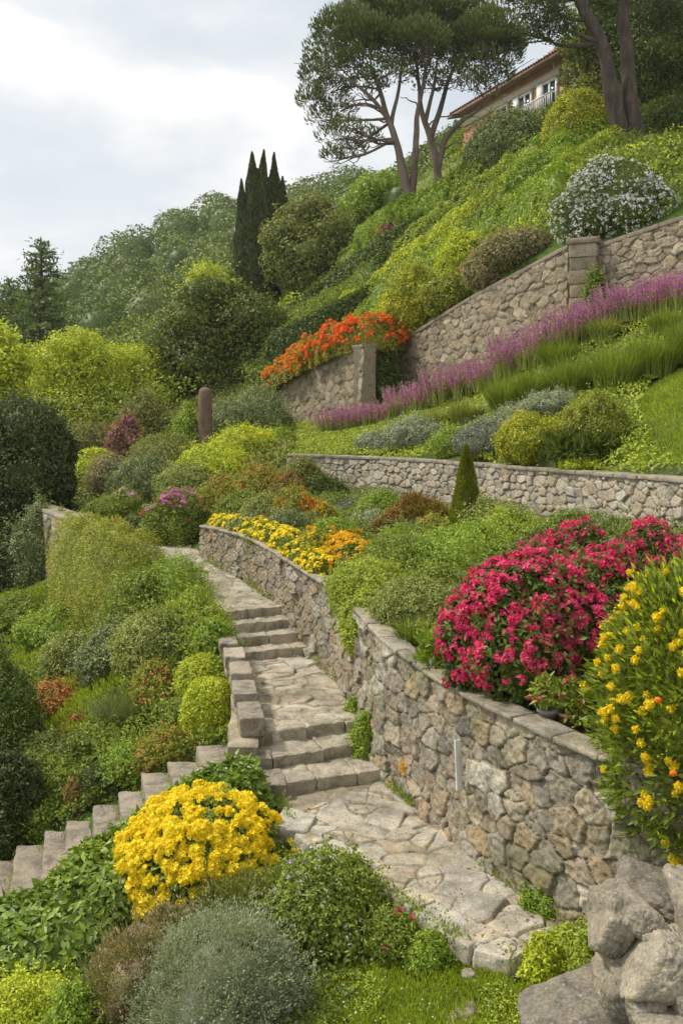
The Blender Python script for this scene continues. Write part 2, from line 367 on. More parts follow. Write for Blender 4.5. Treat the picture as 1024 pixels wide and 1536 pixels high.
def star_points(n, c, R, lump, seed, rng, shell=.10, zmin=-1., flat=0, gaps=.0, lf=2.3, sq=2.0):
    """points just under a lumpy star-shaped surface. R=(rx,ry,rzup,rzdown)"""
    d = rng.normal(size=(int(n*1.6), 3)); d = unit(d); d = d[d[:, 2] > zmin][:n]
    q = (np.abs(d)**sq).sum(-1, keepdims=True)**(-1/sq)
    o = np.array([seed*1.7, seed*.3, seed*2.1])
    e = d*lf+o
    b = 1-1.6*np.abs(vn(e[:, 0], e[:, 1], e[:, 2], seed)); b2 = 1-1.6*np.abs(vn(e[:, 0]*2.3, e[:, 1]*2.3, e[:, 2]*2.3, seed+3))
    b3 = 1-1.8*np.abs(vn(e[:, 0]*4.9, e[:, 1]*4.9, e[:, 2]*4.9, seed+5))
    r = 1+lump*(b*.5+b2*.42+b3*.32)
    dep = rng.exponential(shell, len(d))
    r = r*(1-np.minimum(dep, .6))+rng.normal(size=len(d))*.012
    Rz = np.where(d[:, 2] > 0, R[2], R[3])
    p = d*q*r[:, None]; p = p*np.stack([np.full(len(d), R[0]), np.full(len(d), R[1]), Rz], 1)
    nr = unit(d/np.stack([np.full(len(d), R[0]), np.full(len(d), R[1]), Rz], 1)*R[0])
    if gaps > 0:
        k = vn(p[:, 0]/R[0]*3.2+o[0], p[:, 1]/R[0]*3.2, p[:, 2]/R[0]*3.2, seed+9) > -1+2*gaps*rng.random(len(d))
        p, nr = p[k], nr[k]
    return p+np.asarray(c), nr
def core(g, c, R, lump, seed, f=.8, lf=2.3, sq=2.0, nu=20, nv=12):
    u = np.linspace(0, 2*np.pi, nu, endpoint=False); v = np.linspace(-1.45, 1.45, nv)
    U, Vv = np.meshgrid(u, v, indexing='ij')
    d = np.stack([np.cos(U)*np.cos(Vv), np.sin(U)*np.cos(Vv), np.sin(Vv)], -1).reshape(-1, 3)
    q = (np.abs(d)**sq).sum(-1, keepdims=True)**(-1/sq)
    e = d*lf+np.array([seed*1.7, seed*.3, seed*2.1])
    b = 1-1.6*np.abs(vn(e[:, 0], e[:, 1], e[:, 2], seed))
    Rz = np.where(d[:, 2] > 0, R[2], R[3])
    p = d*q*(f*(1+lump*b*.6))[:, None]*np.stack([np.full(len(d), R[0]), np.full(len(d), R[1]), Rz], 1)+np.asarray(c)
    i = np.arange(nu)[:, None]*nv+np.arange(nv-1)[None]; j = ((np.arange(nu)+1) % nu)[:, None]*nv+np.arange(nv-1)[None]
    g.add(p, np.stack([i.ravel(), j.ravel(), j.ravel()+1, i.ravel()+1], 1))
def dome(R, Rd, H, low=.32): return (0, 0, H*low), (R, Rd, H*(1-low), H*(low+.05))
DENS = 1.0
def shoots(p, nr, size, rng, frac=.14, k=9):
    """sprigs of leaves that stand out of the surface"""
    m = max(4, int(len(p)*frac/k)); i = rng.integers(0, len(p), m); d = unit(nr[i]+np.array([0, 0, .55])+rng.normal(size=(m, 3))*.45)
    ln = size*(.10+.34*rng.random(m)**1.8); t = rng.random((m, k))
    q = p[i][:, None]+d[:, None]*(ln[:, None]*t)[..., None]+rng.normal(size=(m, k, 3))*size*.012
    return q.reshape(-1, 3), np.repeat(unit(d+rng.normal(size=(m, 3))*.3), k, 0)
def lobes_of(R, Rd, H, seed, amt):
    rng = np.random.default_rng(seed*3+1); L_ = [(0., 0., .74*R, .74*Rd, H*(.97 if rng.random() < .6 else .86))]; k = rng.integers(6, 10)
    for i in range(k):
        a = i*6.283/k+rng.uniform(-.4, .4); o = rng.uniform(.42, .64); r = rng.uniform(.34, .52)
        if o+r > 1.05: r = 1.05-o
        L_.append((math.cos(a)*o*R, math.sin(a)*o*Rd, r*R, r*Rd, H*rng.uniform(1-.62*amt, 1.-.12*amt)*(1.02-.25*o)))
    L_.append((rng.uniform(-.3, .3)*R, rng.uniform(-.3, .1)*Rd, .42*R, .42*Rd, H))
    out = []
    for x, y, rx, ry, top in L_:
        rz = min(top*.6, max(.4*(rx+ry)/2*1.2, top*.42)); cz = top-rz; out.append((np.array([x, y, cz]), (rx, ry, rz, cz+.04*H)))
    return out
def form_points(n, R, Rd, H, lump, seed, rng, shell, low=.32, gaps=.15, lf=2.3, sq=2., form='loose', zmin=-1., amt=.6):
    if form == 'round':
        c, RR = dome(R, Rd, H, low); return star_points(n, c, RR, lump, seed, rng, shell, zmin, 0, gaps, lf, sq)
    Ls = lobes_of(R, Rd, H, seed, amt); w = np.array([r[0]*r[1]+r[0]*(r[2]+r[3])*.5 for c, r in Ls]); w = w/w.sum(); P_, N_ = [], []
    for i, (c, r) in enumerate(Ls):
        p, nr = star_points(int(n*1.5*w[i])+4, c, r, lump, seed*11+i, rng, shell, zmin, 0, gaps, lf, sq); keep = np.ones(len(p), bool)
        for j, (c2, r2) in enumerate(Ls):
            if j != i:
                q = p-c2; rz = np.where(q[:, 2] > 0, r2[2], r2[3]); keep &= ((q[:, 0]/r2[0])**2+(q[:, 1]/r2[1])**2+(q[:, 2]/rz)**2) > .70
        P_.append(p[keep]); N_.append(nr[keep])
    return np.concatenate(P_), np.concatenate(N_)
def bush_mesh(name, R, Rd, H, L, W, n=None, lump=.22, seed=1, low=.32, shell=.09, gaps=.28, lf=2.3, sq=2., grow=0., droop=.25, up=.3, co=.62, spread=.75, fold=.18, form='loose', amt=.75, sh=.24):
    rng = np.random.default_rng(seed*13+7)
    area = 2*math.pi*((R*Rd)**.8+(R*H*.5)**.8+(Rd*H*.5)**.8)/1.5
    if n is None: n = int(min(26000, max(1100, DENS*3.6*area/(L*W*.5))))
    g = G()
    p, nr = form_points(n, R, Rd, H, lump, seed, rng, shell, low, gaps, lf, sq, form, -1., amt)
    if sh and form == 'loose':
        q, n2 = shoots(p[p[:, 2] > H*.25], nr[p[:, 2] > H*.25], (R+H)/2, rng, sh); p = np.concatenate([p, q]); nr = np.concatenate([nr, n2])
    leaves(g, p, nr, L, W, rng, droop, up, spread, grow, fold)
    if co:
        if form == 'round':
            c, RR = dome(R, Rd, H, low); core(g, c, RR, lump, seed, co, lf, sq)
        else:
            for i, (c, r) in enumerate(lobes_of(R, Rd, H, seed, amt)): core(g, c, r, lump, seed*11+i, co, lf, sq, 10, 7)
    return g.mesh(name)
def place(px, top, w, base=None, Y=None, y0=3.5, dep=1.0):
    """pixel of crown top, width and base -> world position, radii, height; the base stands on the terrain"""
    if Y is None:
        Yf = hit(px, base, y0); Y = Yf
        for _ in range(3): Y = Yf+.6*dep*w/2*Y/F
    X = (px-512)/F*Y; z = hz(X, Y); R = w/2*Y/F; H = max((HZ-top)/F*Y-z, .08)
    return X, Y, z, R, H
CNT = [0]
def shrub(name, label, cat, mat, px, top, w, base=None, Y=None, y0=3.5, leaf=.04, asp=.5, dep=1., group=None, fl=None, drop=0., zb=None, **kw):
    X, Y, z, R, H = place(px, top, w, base, Y, y0, dep)
    if zb is not None: H += z-zb; z = zb
    z -= drop; H += drop
    CNT[0] += 1; seed = CNT[0]
    if kw.get('form') != 'round' and fl is None: R *= 1.12; kw['lump'] = kw.get('lump', .22)*1.25
    L = max(leaf, 2.8*Y/F); W = L*asp
    sink = min(.06*H+.02, .3)
    me = bush_mesh('foliage', R, R*dep, H+sink, L, W, seed=seed, **kw)
    if fl is None:
        o = obj(name, me, mat, None, (X, Y, z-sink)); tagp(o, label, cat, group)
        return o
    r = root(name, label, cat, (X, Y, z-sink), group)
    obj('foliage', me, mat, r)
    flowers(r, fl, R, R*dep, H+sink, seed, kw)
    return r
def floret(g, c, nrm, r, rng, npet=5, cup=.3):
    """little flowers: npet kite petals each round centre c"""
    n = len(c); t = unit(np.cross(nrm, rng.normal(size=(n, 3)))); s = np.cross(nrm, t)
    r = r*(.75+.5*rng.random(n))[:, None]
    for k in range(npet):
        a = 2*np.pi*k/npet; b = a+2*np.pi/npet*.42; e = a-2*np.pi/npet*.42
        d0 = t*np.cos(a)+s*np.sin(a); d1 = t*np.cos(b)+s*np.sin(b); d2 = t*np.cos(e)+s*np.sin(e)
        V = np.stack([c, c+d1*r*.7+nrm*r*cup*.6, c+d0*r+nrm*r*cup, c+d2*r*.7+nrm*r*cup*.6], 1).reshape(-1, 3)
        g.add(V, np.arange(n)[:, None]*4+[0, 1, 2, 3])
def head_mesh(name, rad, nfl, fr, seed=0, flat=.6, npet=5):
    """a rounded flower head of many florets, pointing +Z"""
    rng = np.random.default_rng(seed); d = unit(rng.normal(size=(nfl*3, 3))); d = d[d[:, 2] > -.15][:nfl]
    p = d*rad*np.array([1, 1, flat])*(.8+.3*rng.random((len(d), 1)))
    g = G(); floret(g, p, unit(d+rng.normal(size=d.shape)*.25), fr, rng, npet); return g.mesh(name)
def orient(nrm, rng):
    z = unit(nrm); x = unit(np.cross(rng.normal(size=3), z)); y = np.cross(z, x)
    from mathutils import Matrix
    return Matrix(((x[0], y[0], z[0]), (x[1], y[1], z[1]), (x[2], y[2], z[2])))
def merged(me, pts, nrm, scl, rng, name):
    n = len(me.vertices); v = np.zeros(n*3, dtype=np.float32); me.vertices.foreach_get('co', v); v = v.reshape(-1, 3)
    nl = len(me.loops); li = np.zeros(nl, dtype=np.int32); me.loops.foreach_get('vertex_index', li); npo = len(me.polygons)
    st = np.zeros(npo, dtype=np.int32); to = np.zeros(npo, dtype=np.int32); me.polygons.foreach_get('loop_start', st); me.polygons.foreach_get('loop_total', to)
    g = G(); m = len(pts)
    z = unit(nrm); x = unit(np.cross(rng.normal(size=(m, 3)), z)); y = np.cross(z, x)
    V = pts[:, None]+(v[None, :, 0:1]*x[:, None]+v[None, :, 1:2]*y[:, None]+v[None, :, 2:3]*z[:, None])*scl[:, None, None]
    Fs = []
    for k in np.unique(to):
        f = li[st[to == k][:, None]+np.arange(k)[None]]; Fs.append((f[None]+(np.arange(m)*n)[:, None, None]).reshape(-1, k))
    g.add(V.reshape(-1, 3), *Fs); return g.mesh(name)
def put_heads(r, name, me, pts, nrm, scl, mat, rng, single=100):
    """the heads nearest the camera are parts of their own, the rest one mesh"""
    loc = np.array(r.location); d = np.linalg.norm(pts+loc, axis=1)/scl
    side = (nrm*unit(-(pts+loc))).sum(-1); od = np.argsort(d*(1+.6*(side < 0)))
    pts, nrm, scl = pts[od], nrm[od], scl[od]
    k = min(single, len(pts))
    if k:
        if not me.materials: me.materials.append(mat)
        for i in range(k):
            o = bpy.data.objects.new(name, me); COL.objects.link(o); o.parent = r
            o.location = pts[i]; o.rotation_euler = orient(nrm[i], rng).to_euler(); o.scale = (scl[i],)*3
    if len(pts) > k:
        o = obj(name, merged(me, pts[k:], nrm[k:], scl[k:], rng, name), mat, r); o['kind'] = 'stuff'
def flowers(r, fl, R, Rd, H, seed, kw):
    """fl: dict(mat, n, r head radius, k florets, fr floret size, name, up limit, patch, single)"""
    for f in (fl if isinstance(fl, list) else [fl]):
        rng = np.random.default_rng(seed*7+int(f['n'])); c, RR = dome(R, Rd, H, kw.get('low', .32))
        p, nr = form_points(int(f['n']*5), R, Rd, H, kw.get('lump', .22), seed, rng, f.get('shell', .015), kw.get('low', .32), 0, kw.get('lf', 2.3), kw.get('sq', 2.), kw.get('form', 'loose'), f.get('zmin', -.35), kw.get('amt', .75))
        pa = f.get('patch', 0.)
        q = vn(p[:, 0]/R*2+9, p[:, 1]/R*2, p[:, 2]/R*2, seed+31)+.9*f.get('upb', .3)*(p[:, 2]-c[2])/H
        if f.get('side'): q = q+(p@np.array(f['side']))/R
        od = np.argsort(-(q*pa+rng.random(len(p))*(1-pa*.8)))[:int(f['n'])]
        p, nr = p[od]*(1.0+f.get('out', .02)), nr[od]
        nr = unit(nr+np.array([0, 0, .5]))
        me = head_mesh(f.get('name', 'blossom'), f['r'], f.get('k', 9), f.get('fr', f['r']*.5), seed, f.get('flat', .6), f.get('npet', 5))
        scl = .7+.6*rng.random(len(p))
        if f.get('single'): put_heads(r, f.get('name', 'blossom'), me, p, nr, scl, f['mat'], rng, f['single'])
        else:
            o = obj(f.get('name', 'blossom')+'s' if not f.get('name', '').endswith('s') else f['name'], merged(me, p, nr, scl, rng, 'blossoms'), f['mat'], r); o['kind'] = 'stuff'
def blades(g, base, H, spread, w, rng, seg=3, lean=None, curl=.5):
    """arching grass blades from base points"""
    n = len(base); a = rng.random(n)*2*np.pi; dr = np.stack([np.cos(a), np.sin(a), np.zeros(n)], 1)
    if lean is not None: dr = unit(dr*.6+lean*1.)
    h = (H*(.6+.5*rng.random(n)))[:, None]; sp = (spread*rng.random(n)**.7)[:, None]
    s = np.stack([-dr[:, 1], dr[:, 0], np.zeros(n)], 1)
    rows = []
    for k in range(seg+1):
        t = k/seg; c = base+dr*h*sp*(t**1.6)+np.array([0, 0, 1])*h*(t-curl*sp*t**2.5)
        ww = w*(1-t*.85)*(.35+.65*min(1, (1-t)*2))
        rows += [c-s*ww/2, c+s*ww/2]
    V = np.stack(rows, 1).reshape(-1, 3); m = 2*(seg+1); i = np.arange(n)[:, None]*m
    g.add(V, np.concatenate([i+[2*k, 2*k+1, 2*k+3, 2*k+2] for k in range(seg)]))
def grass_clump(name, label, cat, mat, px, top, w, base=None, Y=None, y0=3.5, n=900, spread=.8, group=None, bw=.012, dep=.8, curl=.5):
    X, Y, z, R, H = place(px, top, w, base, Y, y0, dep); CNT[0] += 1; rng = np.random.default_rng(CNT[0])
    a = rng.random(n)*6.283; r = np.sqrt(rng.random(n))*R*.5
    b = np.stack([np.cos(a)*r, np.sin(a)*r*dep, np.zeros(n)-.03], 1)
    g = G(); blades(g, b, H*1.02, min(1.2, spread*R/H*.9), max(bw, 1.6*Y/F), rng, 3, lean=np.stack([np.cos(a), np.sin(a), 0*a], 1)*(r/R*1.6)[:, None], curl=curl)
    o = obj(name, g, mat, None, (X, Y, z)); return tagp(o, label, cat, group)
def spike_clump(name, label, cat, matg, matf, px, top, w, base=None, Y=None, y0=3.5, n=90, group=None, dep=.8, fr=.02, frac=.5):
    """flowering stems: green stems/leaves below, spikes of florets above"""
    X, Y, z, R, H = place(px, top, w, base, Y, y0, dep); CNT[0] += 1; rng = np.random.default_rng(CNT[0])
    r = root(name, label, cat, (X, Y, z), group)
    a = rng.random(n)*6.283; q = np.sqrt(rng.random(n))
    b = np.stack([np.cos(a)*q*R*.75, np.sin(a)*q*R*dep*.75, np.zeros(n)-.03], 1)
    h = H*(.7+.35*rng.random(n)); ln = np.stack([np.cos(a)*q, np.sin(a)*q, np.zeros(n)], 1)*.28*H+rng.normal(size=(n, 3))*.05*H*[1, 1, 0]
    tip = b+ln+np.stack([0*h, 0*h, h], 1)
    g = G(); nb = n*5; bi = rng.integers(0, n, nb)
    blades(g, b[bi]+rng.normal(size=(nb, 3))*.03*[1, 1, 0], H*.72, .55, max(.014, 1.5*Y/F), rng, 2)
    s = np.zeros((n, 3)); s[:, 0] = max(.003, .5*Y/F)
    V = np.stack([b-s, b+s, tip+s*.5, tip-s*.5], 1).reshape(-1, 3); g.add(V, np.arange(n)[:, None]*4+[0, 1, 2, 3])
    obj('foliage', g, matg, r)
    k = 30; t = (1-frac*rng.random((n, k))**.8); rr = max(fr, 1.4*Y/F)
    c = b[:, None]+(tip-b)[:, None]*t[..., None]+rng.normal(size=(n, k, 3))*rr*.55
    c = c.reshape(-1, 3); gf = G(); leaves(gf, c, unit(rng.normal(size=c.shape)), rr*1.3, rr, rng, 0, .3, 1, fold=0)
    o = obj('flower_spikes', gf, matf, r); o['kind'] = 'stuff'
    return r
def hedge(name, label, cat, mat, pts, w, h, leaf=.04, asp=.55, lump=.12, group=None, n=None, sq=3.0, seed=None, fl=None, gaps=.1, drop=0., layers=3.2, cut=False):
    """clipped or loose hedge along 3-D base points; origin at the first point"""
    CNT[0] += 1; seed = seed or CNT[0]; rng = np.random.default_rng(seed)
    pts = smooth_line(pts, 8); o0 = pts[0].copy(); line, s = resample(pts-o0, .1)
    T = s[-1]; dist = float(np.mean(pts[:, 1])); L = max(leaf, 3.0*dist/F); W = L*asp
    if np.isscalar(w): w = [w, w]
    if np.isscalar(h): h = [h, h]
    if n is None: n = int(min(60000, layers*T*(np.mean(w)+2*np.mean(h))/(L*W*.5)))
    def surf(u, a, r):
        c = np.stack([np.interp(u, s, line[:, k]) for k in range(3)], 1)
        c2 = np.stack([np.interp(u+.05, s, line[:, k])-np.interp(u-.05, s, line[:, k]) for k in range(3)], 1); c2[:, 2] = 0
        t = unit(c2); sd = np.stack([t[:, 1], -t[:, 0], 0*u], 1)
        ca, sa = np.cos(a), np.sin(a); q = (np.abs(ca)**sq+np.abs(sa)**sq)**(-1/sq)
        ww = np.interp(u/T, np.linspace(0, 1, len(w)), w)/2; hh = np.interp(u/T, np.linspace(0, 1, len(h)), h)
        e = c+sd*(ca*ww)[:, None]
        ed = np.clip(np.minimum(u, T-u)/(ww*.7), 0, 1); ed = np.sqrt(1-(1-ed)**2)*.85+.15
        b = 1-1.6*np.abs(vn(e[:, 0]*1.7/max(ww.mean(), .3)*.6, e[:, 1]*1.7/max(ww.mean(), .3)*.6, sa*1.5, seed)); b2 = vn(e[:, 0]*4, e[:, 1]*4, sa*3, seed+2)
        b3 = 1-1.6*np.abs(vn(e[:, 0]*5, e[:, 1]*5, sa*5, seed+4))
        rr = r*(1+lump*(b*.8+.35*b2+.55*b3))*q
        off = sd*(ca*rr*ww*(.3+.7*ed))[:, None]; zz = (np.maximum(sa, -.15-drop)*rr)*hh*ed
        nr = unit(sd*ca[:, None]+np.array([0, 0, 1])*sa[:, None])
        return c+off+np.stack([0*u, 0*u, zz], 1), nr
    u = rng.random(n)*T; a = (-.12+rng.random(n)*(math.pi+.24)) if drop == 0 else (-.12-rng.random(n)*0+rng.random(n)*(math.pi+.24))
    p, nr = surf(u, a, 1-np.minimum(rng.exponential(.07, n), .5))
    if gaps: 
        k = vn(p[:, 0]*3, p[:, 1]*3, p[:, 2]*3, seed+5) > -1+2*gaps*rng.random(n); p, nr = p[k], nr[k]
    g = G(); leaves(g, p, nr, L, W, rng, .2, .25, .8)
    nu = max(3, int(T/.25)); na = 9
    U, A = np.meshgrid(np.linspace(0, T, nu), np.linspace(-.1, math.pi+.1, na), indexing='ij')
    cp, _ = surf(U.ravel(), A.ravel(), .78); g.add(cp, grid_faces(nu, na))
    me = g
    if fl is None:
        o = obj(name, me, mat, None, tuple(o0)); return tagp(o, label, cat, group)
    r = root(name, label, cat, tuple(o0), group); obj('foliage', me, mat, r)
    for f in (fl if isinstance(fl, list) else [fl]):
        m = f['n']; u = rng.random(m*3)*T; a = rng.random(m*3)*math.pi*.9+.15
        p, nr = surf(u, a, np.full(m*3, 1.03)); q = vn(p[:, 0]*2.2, p[:, 1]*2.2, p[:, 2]*2.2, seed+8)
        od = np.argsort(-(q*f.get('patch', .5)+rng.random(m*3)*.6))[:m]; p, nr = p[od], unit(nr[od]+[0, 0, .4])
        hm = head_mesh('blossom', f['r'], f.get('k', 8), f.get('fr', f['r']*.5), seed); scl = .7+.6*rng.random(m)
        if f.get('single'): put_heads(r, f.get('name', 'blossom'), hm, p, nr, scl, f['mat'], rng, f['single'])
        else: o = obj('blossoms', merged(hm, p, nr, scl, rng, 'blossoms'), f['mat'], r); o['kind'] = 'stuff'
    return r
def tree(name, label, cat, matl, matb, px, base, Y, lobes, trunk_r, leaf=.12, asp=.55, nper=2500, lump=.25, group=None, stems=None, gaps=.25, shell=.16, branch=True, grow=0., droop=.2, zoff=0, sq=2., co=.55, up=.3, lf=2.3, Ld=3.0):
    """lobes: (px,py,rx_px,ry_px[,dY]) crown masses in the plane of depth Y, given real depth; base (px,py)"""
    CNT[0] += 1; seed = CNT[0]; rng = np.random.default_rng(seed)
    X = (px-512)/F*Y; z = hz(X, Y) if base is None else (HZ-base)/F*Y
    z = min(z, hz(X, Y)+.0)+zoff if base is None else hz(X, Y)
    o0 = np.array([X, Y, z-.15]); r = root(name, label, cat, tuple(o0), group)
    L = max(leaf, Ld*Y/F); W = L*asp; g = G(); cs = []
    for i, lb in enumerate(lobes):
        dY = lb[4] if len(lb) > 4 else rng.uniform(-.6, .6)*lb[2]/F*Y
        c = P(lb[0], lb[1], Y+dY)-o0; rx = lb[2]/F*Y; rz = lb[3]/F*Y; cs.append(c)
        n = int(nper*(lb[5] if len(lb) > 5 else 1.))
        p, nr = star_points(n, c, (rx, rx, rz, rz), lump, seed*5+i, rng, shell, -1, 0, gaps, lf, sq)
        q2, n2 = shoots(p, nr, rx*1.3, rng, .25, 8); p = np.concatenate([p, q2]); nr = np.concatenate([nr, n2])
        leaves(g, p, nr, L, W, rng, droop, up, .75, grow)
        if co: core(g, c, (rx, rx, rz, rz), lump, seed*5+i, co, lf, sq, 12, 8)
    gt = G(); top = np.mean(cs, axis=0); sts = stems or [[(0, 0, 0), (top[0]*.3+rng.normal()*.1, 0, top[2]*.35), (top[0]*.6, 0, top[2]*.7), tuple(top)]]
    nodes = []
    for k, st in enumerate(sts):
        q = smooth_line(np.array(st, float), 6); q[:, :2] += (fbm(q[:, 2]*.8, k, seed, 2)*trunk_r*.8)[:, None]*np.sin(np.linspace(0, 3.14, len(q)))[:, None]
        rad = trunk_r*(1-.72*np.linspace(0, 1, len(q)))*(1 if k == 0 else .85); rad[0] *= 1.5; rad[1] *= 1.15
        v, f, cp = tube(q, rad, 9, .12, seed+k); gt.add(v, f, cp); nodes.append((q, rad))
    gb = G()
    if branch:
        for c in cs:
            best = min(((np.linalg.norm((c-q[j])*[1, 1, 1])+(0 if c[2] > q[j][2] else 9), k, j) for k, (q, rd) in enumerate(nodes) for j in range(len(q)//3, len(q))))
            q, rd = nodes[best[1]]; a = q[best[2]]; ra = min(rd[best[2]]*.5, trunk_r*.3)
            m = (a+c)/2+rng.normal(size=3)*.08*np.linalg.norm(c-a)-np.array([0, 0, .06])*np.linalg.norm(c-a)
            bl = smooth_line([a, m, c], 5); v, f, cp = tube(bl, ra*(1-.8*np.linspace(0, 1, len(bl))), 6, .1, seed); gb.add(v, f, cp)
            for _ in range(3):
                e = c+rng.normal(size=3)*.45*np.array([1, 1, .6])*np.linalg.norm(c-a)*.5
                v, f, cp = tube([bl[7], (bl[7]+e)/2+rng.normal(size=3)*.1, e], [ra*.35, ra*.25, ra*.1], 5); gb.add(v, f, cp)
    obj('trunk', gt.mesh('trunk', True), matb, r)
    if branch and gb.n: obj('branches', gb.mesh('branches', True), matb, r)
    obj('crown', g.mesh('crown'), matl, r)
    return r
# ------------------------------------------------------------------ masonry
def masonry_mesh(name, front, zt, zb, res, sw, sh, seed, thick=.4, depth=.035, jw=.2, rough=.012, side=1, batter=.04, pn=2.6, stag=.5, jit=.42, cap=True):
    """front: polyline (x,y); a displaced face of real stones, a top and a back"""
    L3 = np.column_stack([front, zt, zb]); line, s = resample(L3, res)
    t = np.gradient(line[:, :2], axis=0); t = unit(t); nrm = side*np.stack([-t[:, 1], t[:, 0]], 1)
    nz = int(max(zt-np.asarray(zb))/res)+2; f = np.linspace(0, 1, nz)
    zz = line[:, 3:4]+(line[:, 2:3]-line[:, 3:4])*f[None]
    U = np.broadcast_to(s[:, None], zz.shape)
    wu = U+.35*sw*fbm(U/sw*.6, zz/sh*.6, 0, 3, seed+11); wv = zz+.35*sh*fbm(U/sw*.6+40, zz/sh*.6, 0, 3, seed+21)
    e, sid, ou, ov = voro(wu, wv, sw, sh, seed, jit, pn, stag)
    k = np.clip(e/jw, 0, 1); pil = np.sqrt(1-(1-k)**2)
    i2 = np.sin(sid*91.7)*.5; i3 = np.cos(sid*57.3)*.5
    d = depth*(pil-.75)+depth*.9*(sid-.5)*pil+depth*pil*(ou*i2+ov*i3)*.9+rough*fbm(U*9, zz*9, sid*5, 4, seed)+rough*.8*fbm(U*30, zz*30, 0, 2, seed+4)
    d = d+batter*(line[:, 2:3]-zz)+.03*fbm(U*.7, zz*.7, 0, 2, seed+2)
    X = line[:, 0:1]+nrm[:, 0:1]*d; Yy = line[:, 1:2]+nrm[:, 1:2]*d
    V = np.stack([X, Yy, zz], -1).reshape(-1, 3); joint = (1-np.clip(e/(jw*.55), 0, 1))
    g = G(); g.add(V, grid_faces(len(line), nz), sid=sid.ravel(), joint=joint.ravel())
    b = line[:, :2]-nrm*thick; rows = np.stack([np.column_stack([V.reshape(len(line), nz, 3)[:, -1]]), np.column_stack([b, line[:, 2]]), np.column_stack([b, line[:, 3]])], 1)
    g.add(rows.reshape(-1, 3), grid_faces(len(line), 3), sid=np.full(len(line)*3, .5), joint=np.full(len(line)*3, .6))
    for q in (0, -1):
        vv = np.concatenate([V.reshape(len(line), nz, 3)[q], np.column_stack([np.repeat(b[q:q+1] if q == 0 else b[-1:], nz, 0), zz[q]])])
        g.add(vv, np.stack([np.arange(nz-1), np.arange(nz-1)+1, np.arange(nz-1)+1+nz, np.arange(nz-1)+nz], 1), sid=.5, joint=.3)
    return g.mesh(name, True)
def rough_block(g, corners, z0, z1, n=14, bev=.03, amp=.012, fr=6., seed=1, sid=None, tilt=(0, 0), joint=0.):
    """corners: four (x,y) counter-clockwise; top follows z1 + tilt; worn, rounded block"""
    c = np.asarray(corners, float)[:, :2]; a = (np.linalg.norm(c[1]-c[0])+np.linalg.norm(c[2]-c[3]))/4; b = (np.linalg.norm(c[3]-c[0])+np.linalg.norm(c[2]-c[1]))/4; h = (z1-z0)/2
    dims = np.array([a, b, h]); bev = min(bev, dims.min()*.8)
    rng = np.random.default_rng(seed); sid = rng.random() if sid is None else sid
    lin = lambda m: np.sin(np.linspace(-1, 1, m)*math.pi/2)
    big = dims.max(); ns = [max(4, int(n*d/big)) for d in dims]
    for ax in range(3):
        u, v = [k for k in range(3) if k != ax]
        A, B_ = np.meshgrid(lin(ns[u]+1), lin(ns[v]+1), indexing='ij')
        for sg in (-1, 1):
            p = np.zeros(A.shape+(3,)); p[..., ax] = sg; p[..., u] = A; p[..., v] = B_
            p = p.reshape(-1, 3)*dims; q = np.clip(p, -(dims-bev), dims-bev); dd = p-q
            d = unit(dd); p = q+d*bev
            n_ = d
            s3 = (p/dims)
            x, y = (s3[:, 0]+1)/2, (s3[:, 1]+1)/2
            xy = (c[0]*((1-x)*(1-y))[:, None]+c[1]*(x*(1-y))[:, None]+c[2]*(x*y)[:, None]+c[3]*((1-x)*y)[:, None])
            z = z0+h+p[:, 2]+(tilt[0]*s3[:, 0]+tilt[1]*s3[:, 1])
            W = np.column_stack([xy, z])
            ax_ = unit(c[1]-c[0]); ay_ = unit(c[3]-c[0]); nw = np.column_stack([n_[:, 0:1]*ax_+n_[:, 1:2]*ay_, n_[:, 2]])
            disp = amp*(1.3*fbm(W[:, 0]*fr, W[:, 1]*fr, W[:, 2]*fr, 4, seed)+.8*fbm(W[:, 0]*fr*.3, W[:, 1]*fr*.3, W[:, 2]*fr*.3, 2, seed+9))
            W = W+nw*disp[:, None]
            f = grid_faces(ns[u]+1, ns[v]+1)
            if (sg > 0) == (ax == 1): f = f[:, ::-1]
            g.add(W, f, sid=sid, joint=joint)
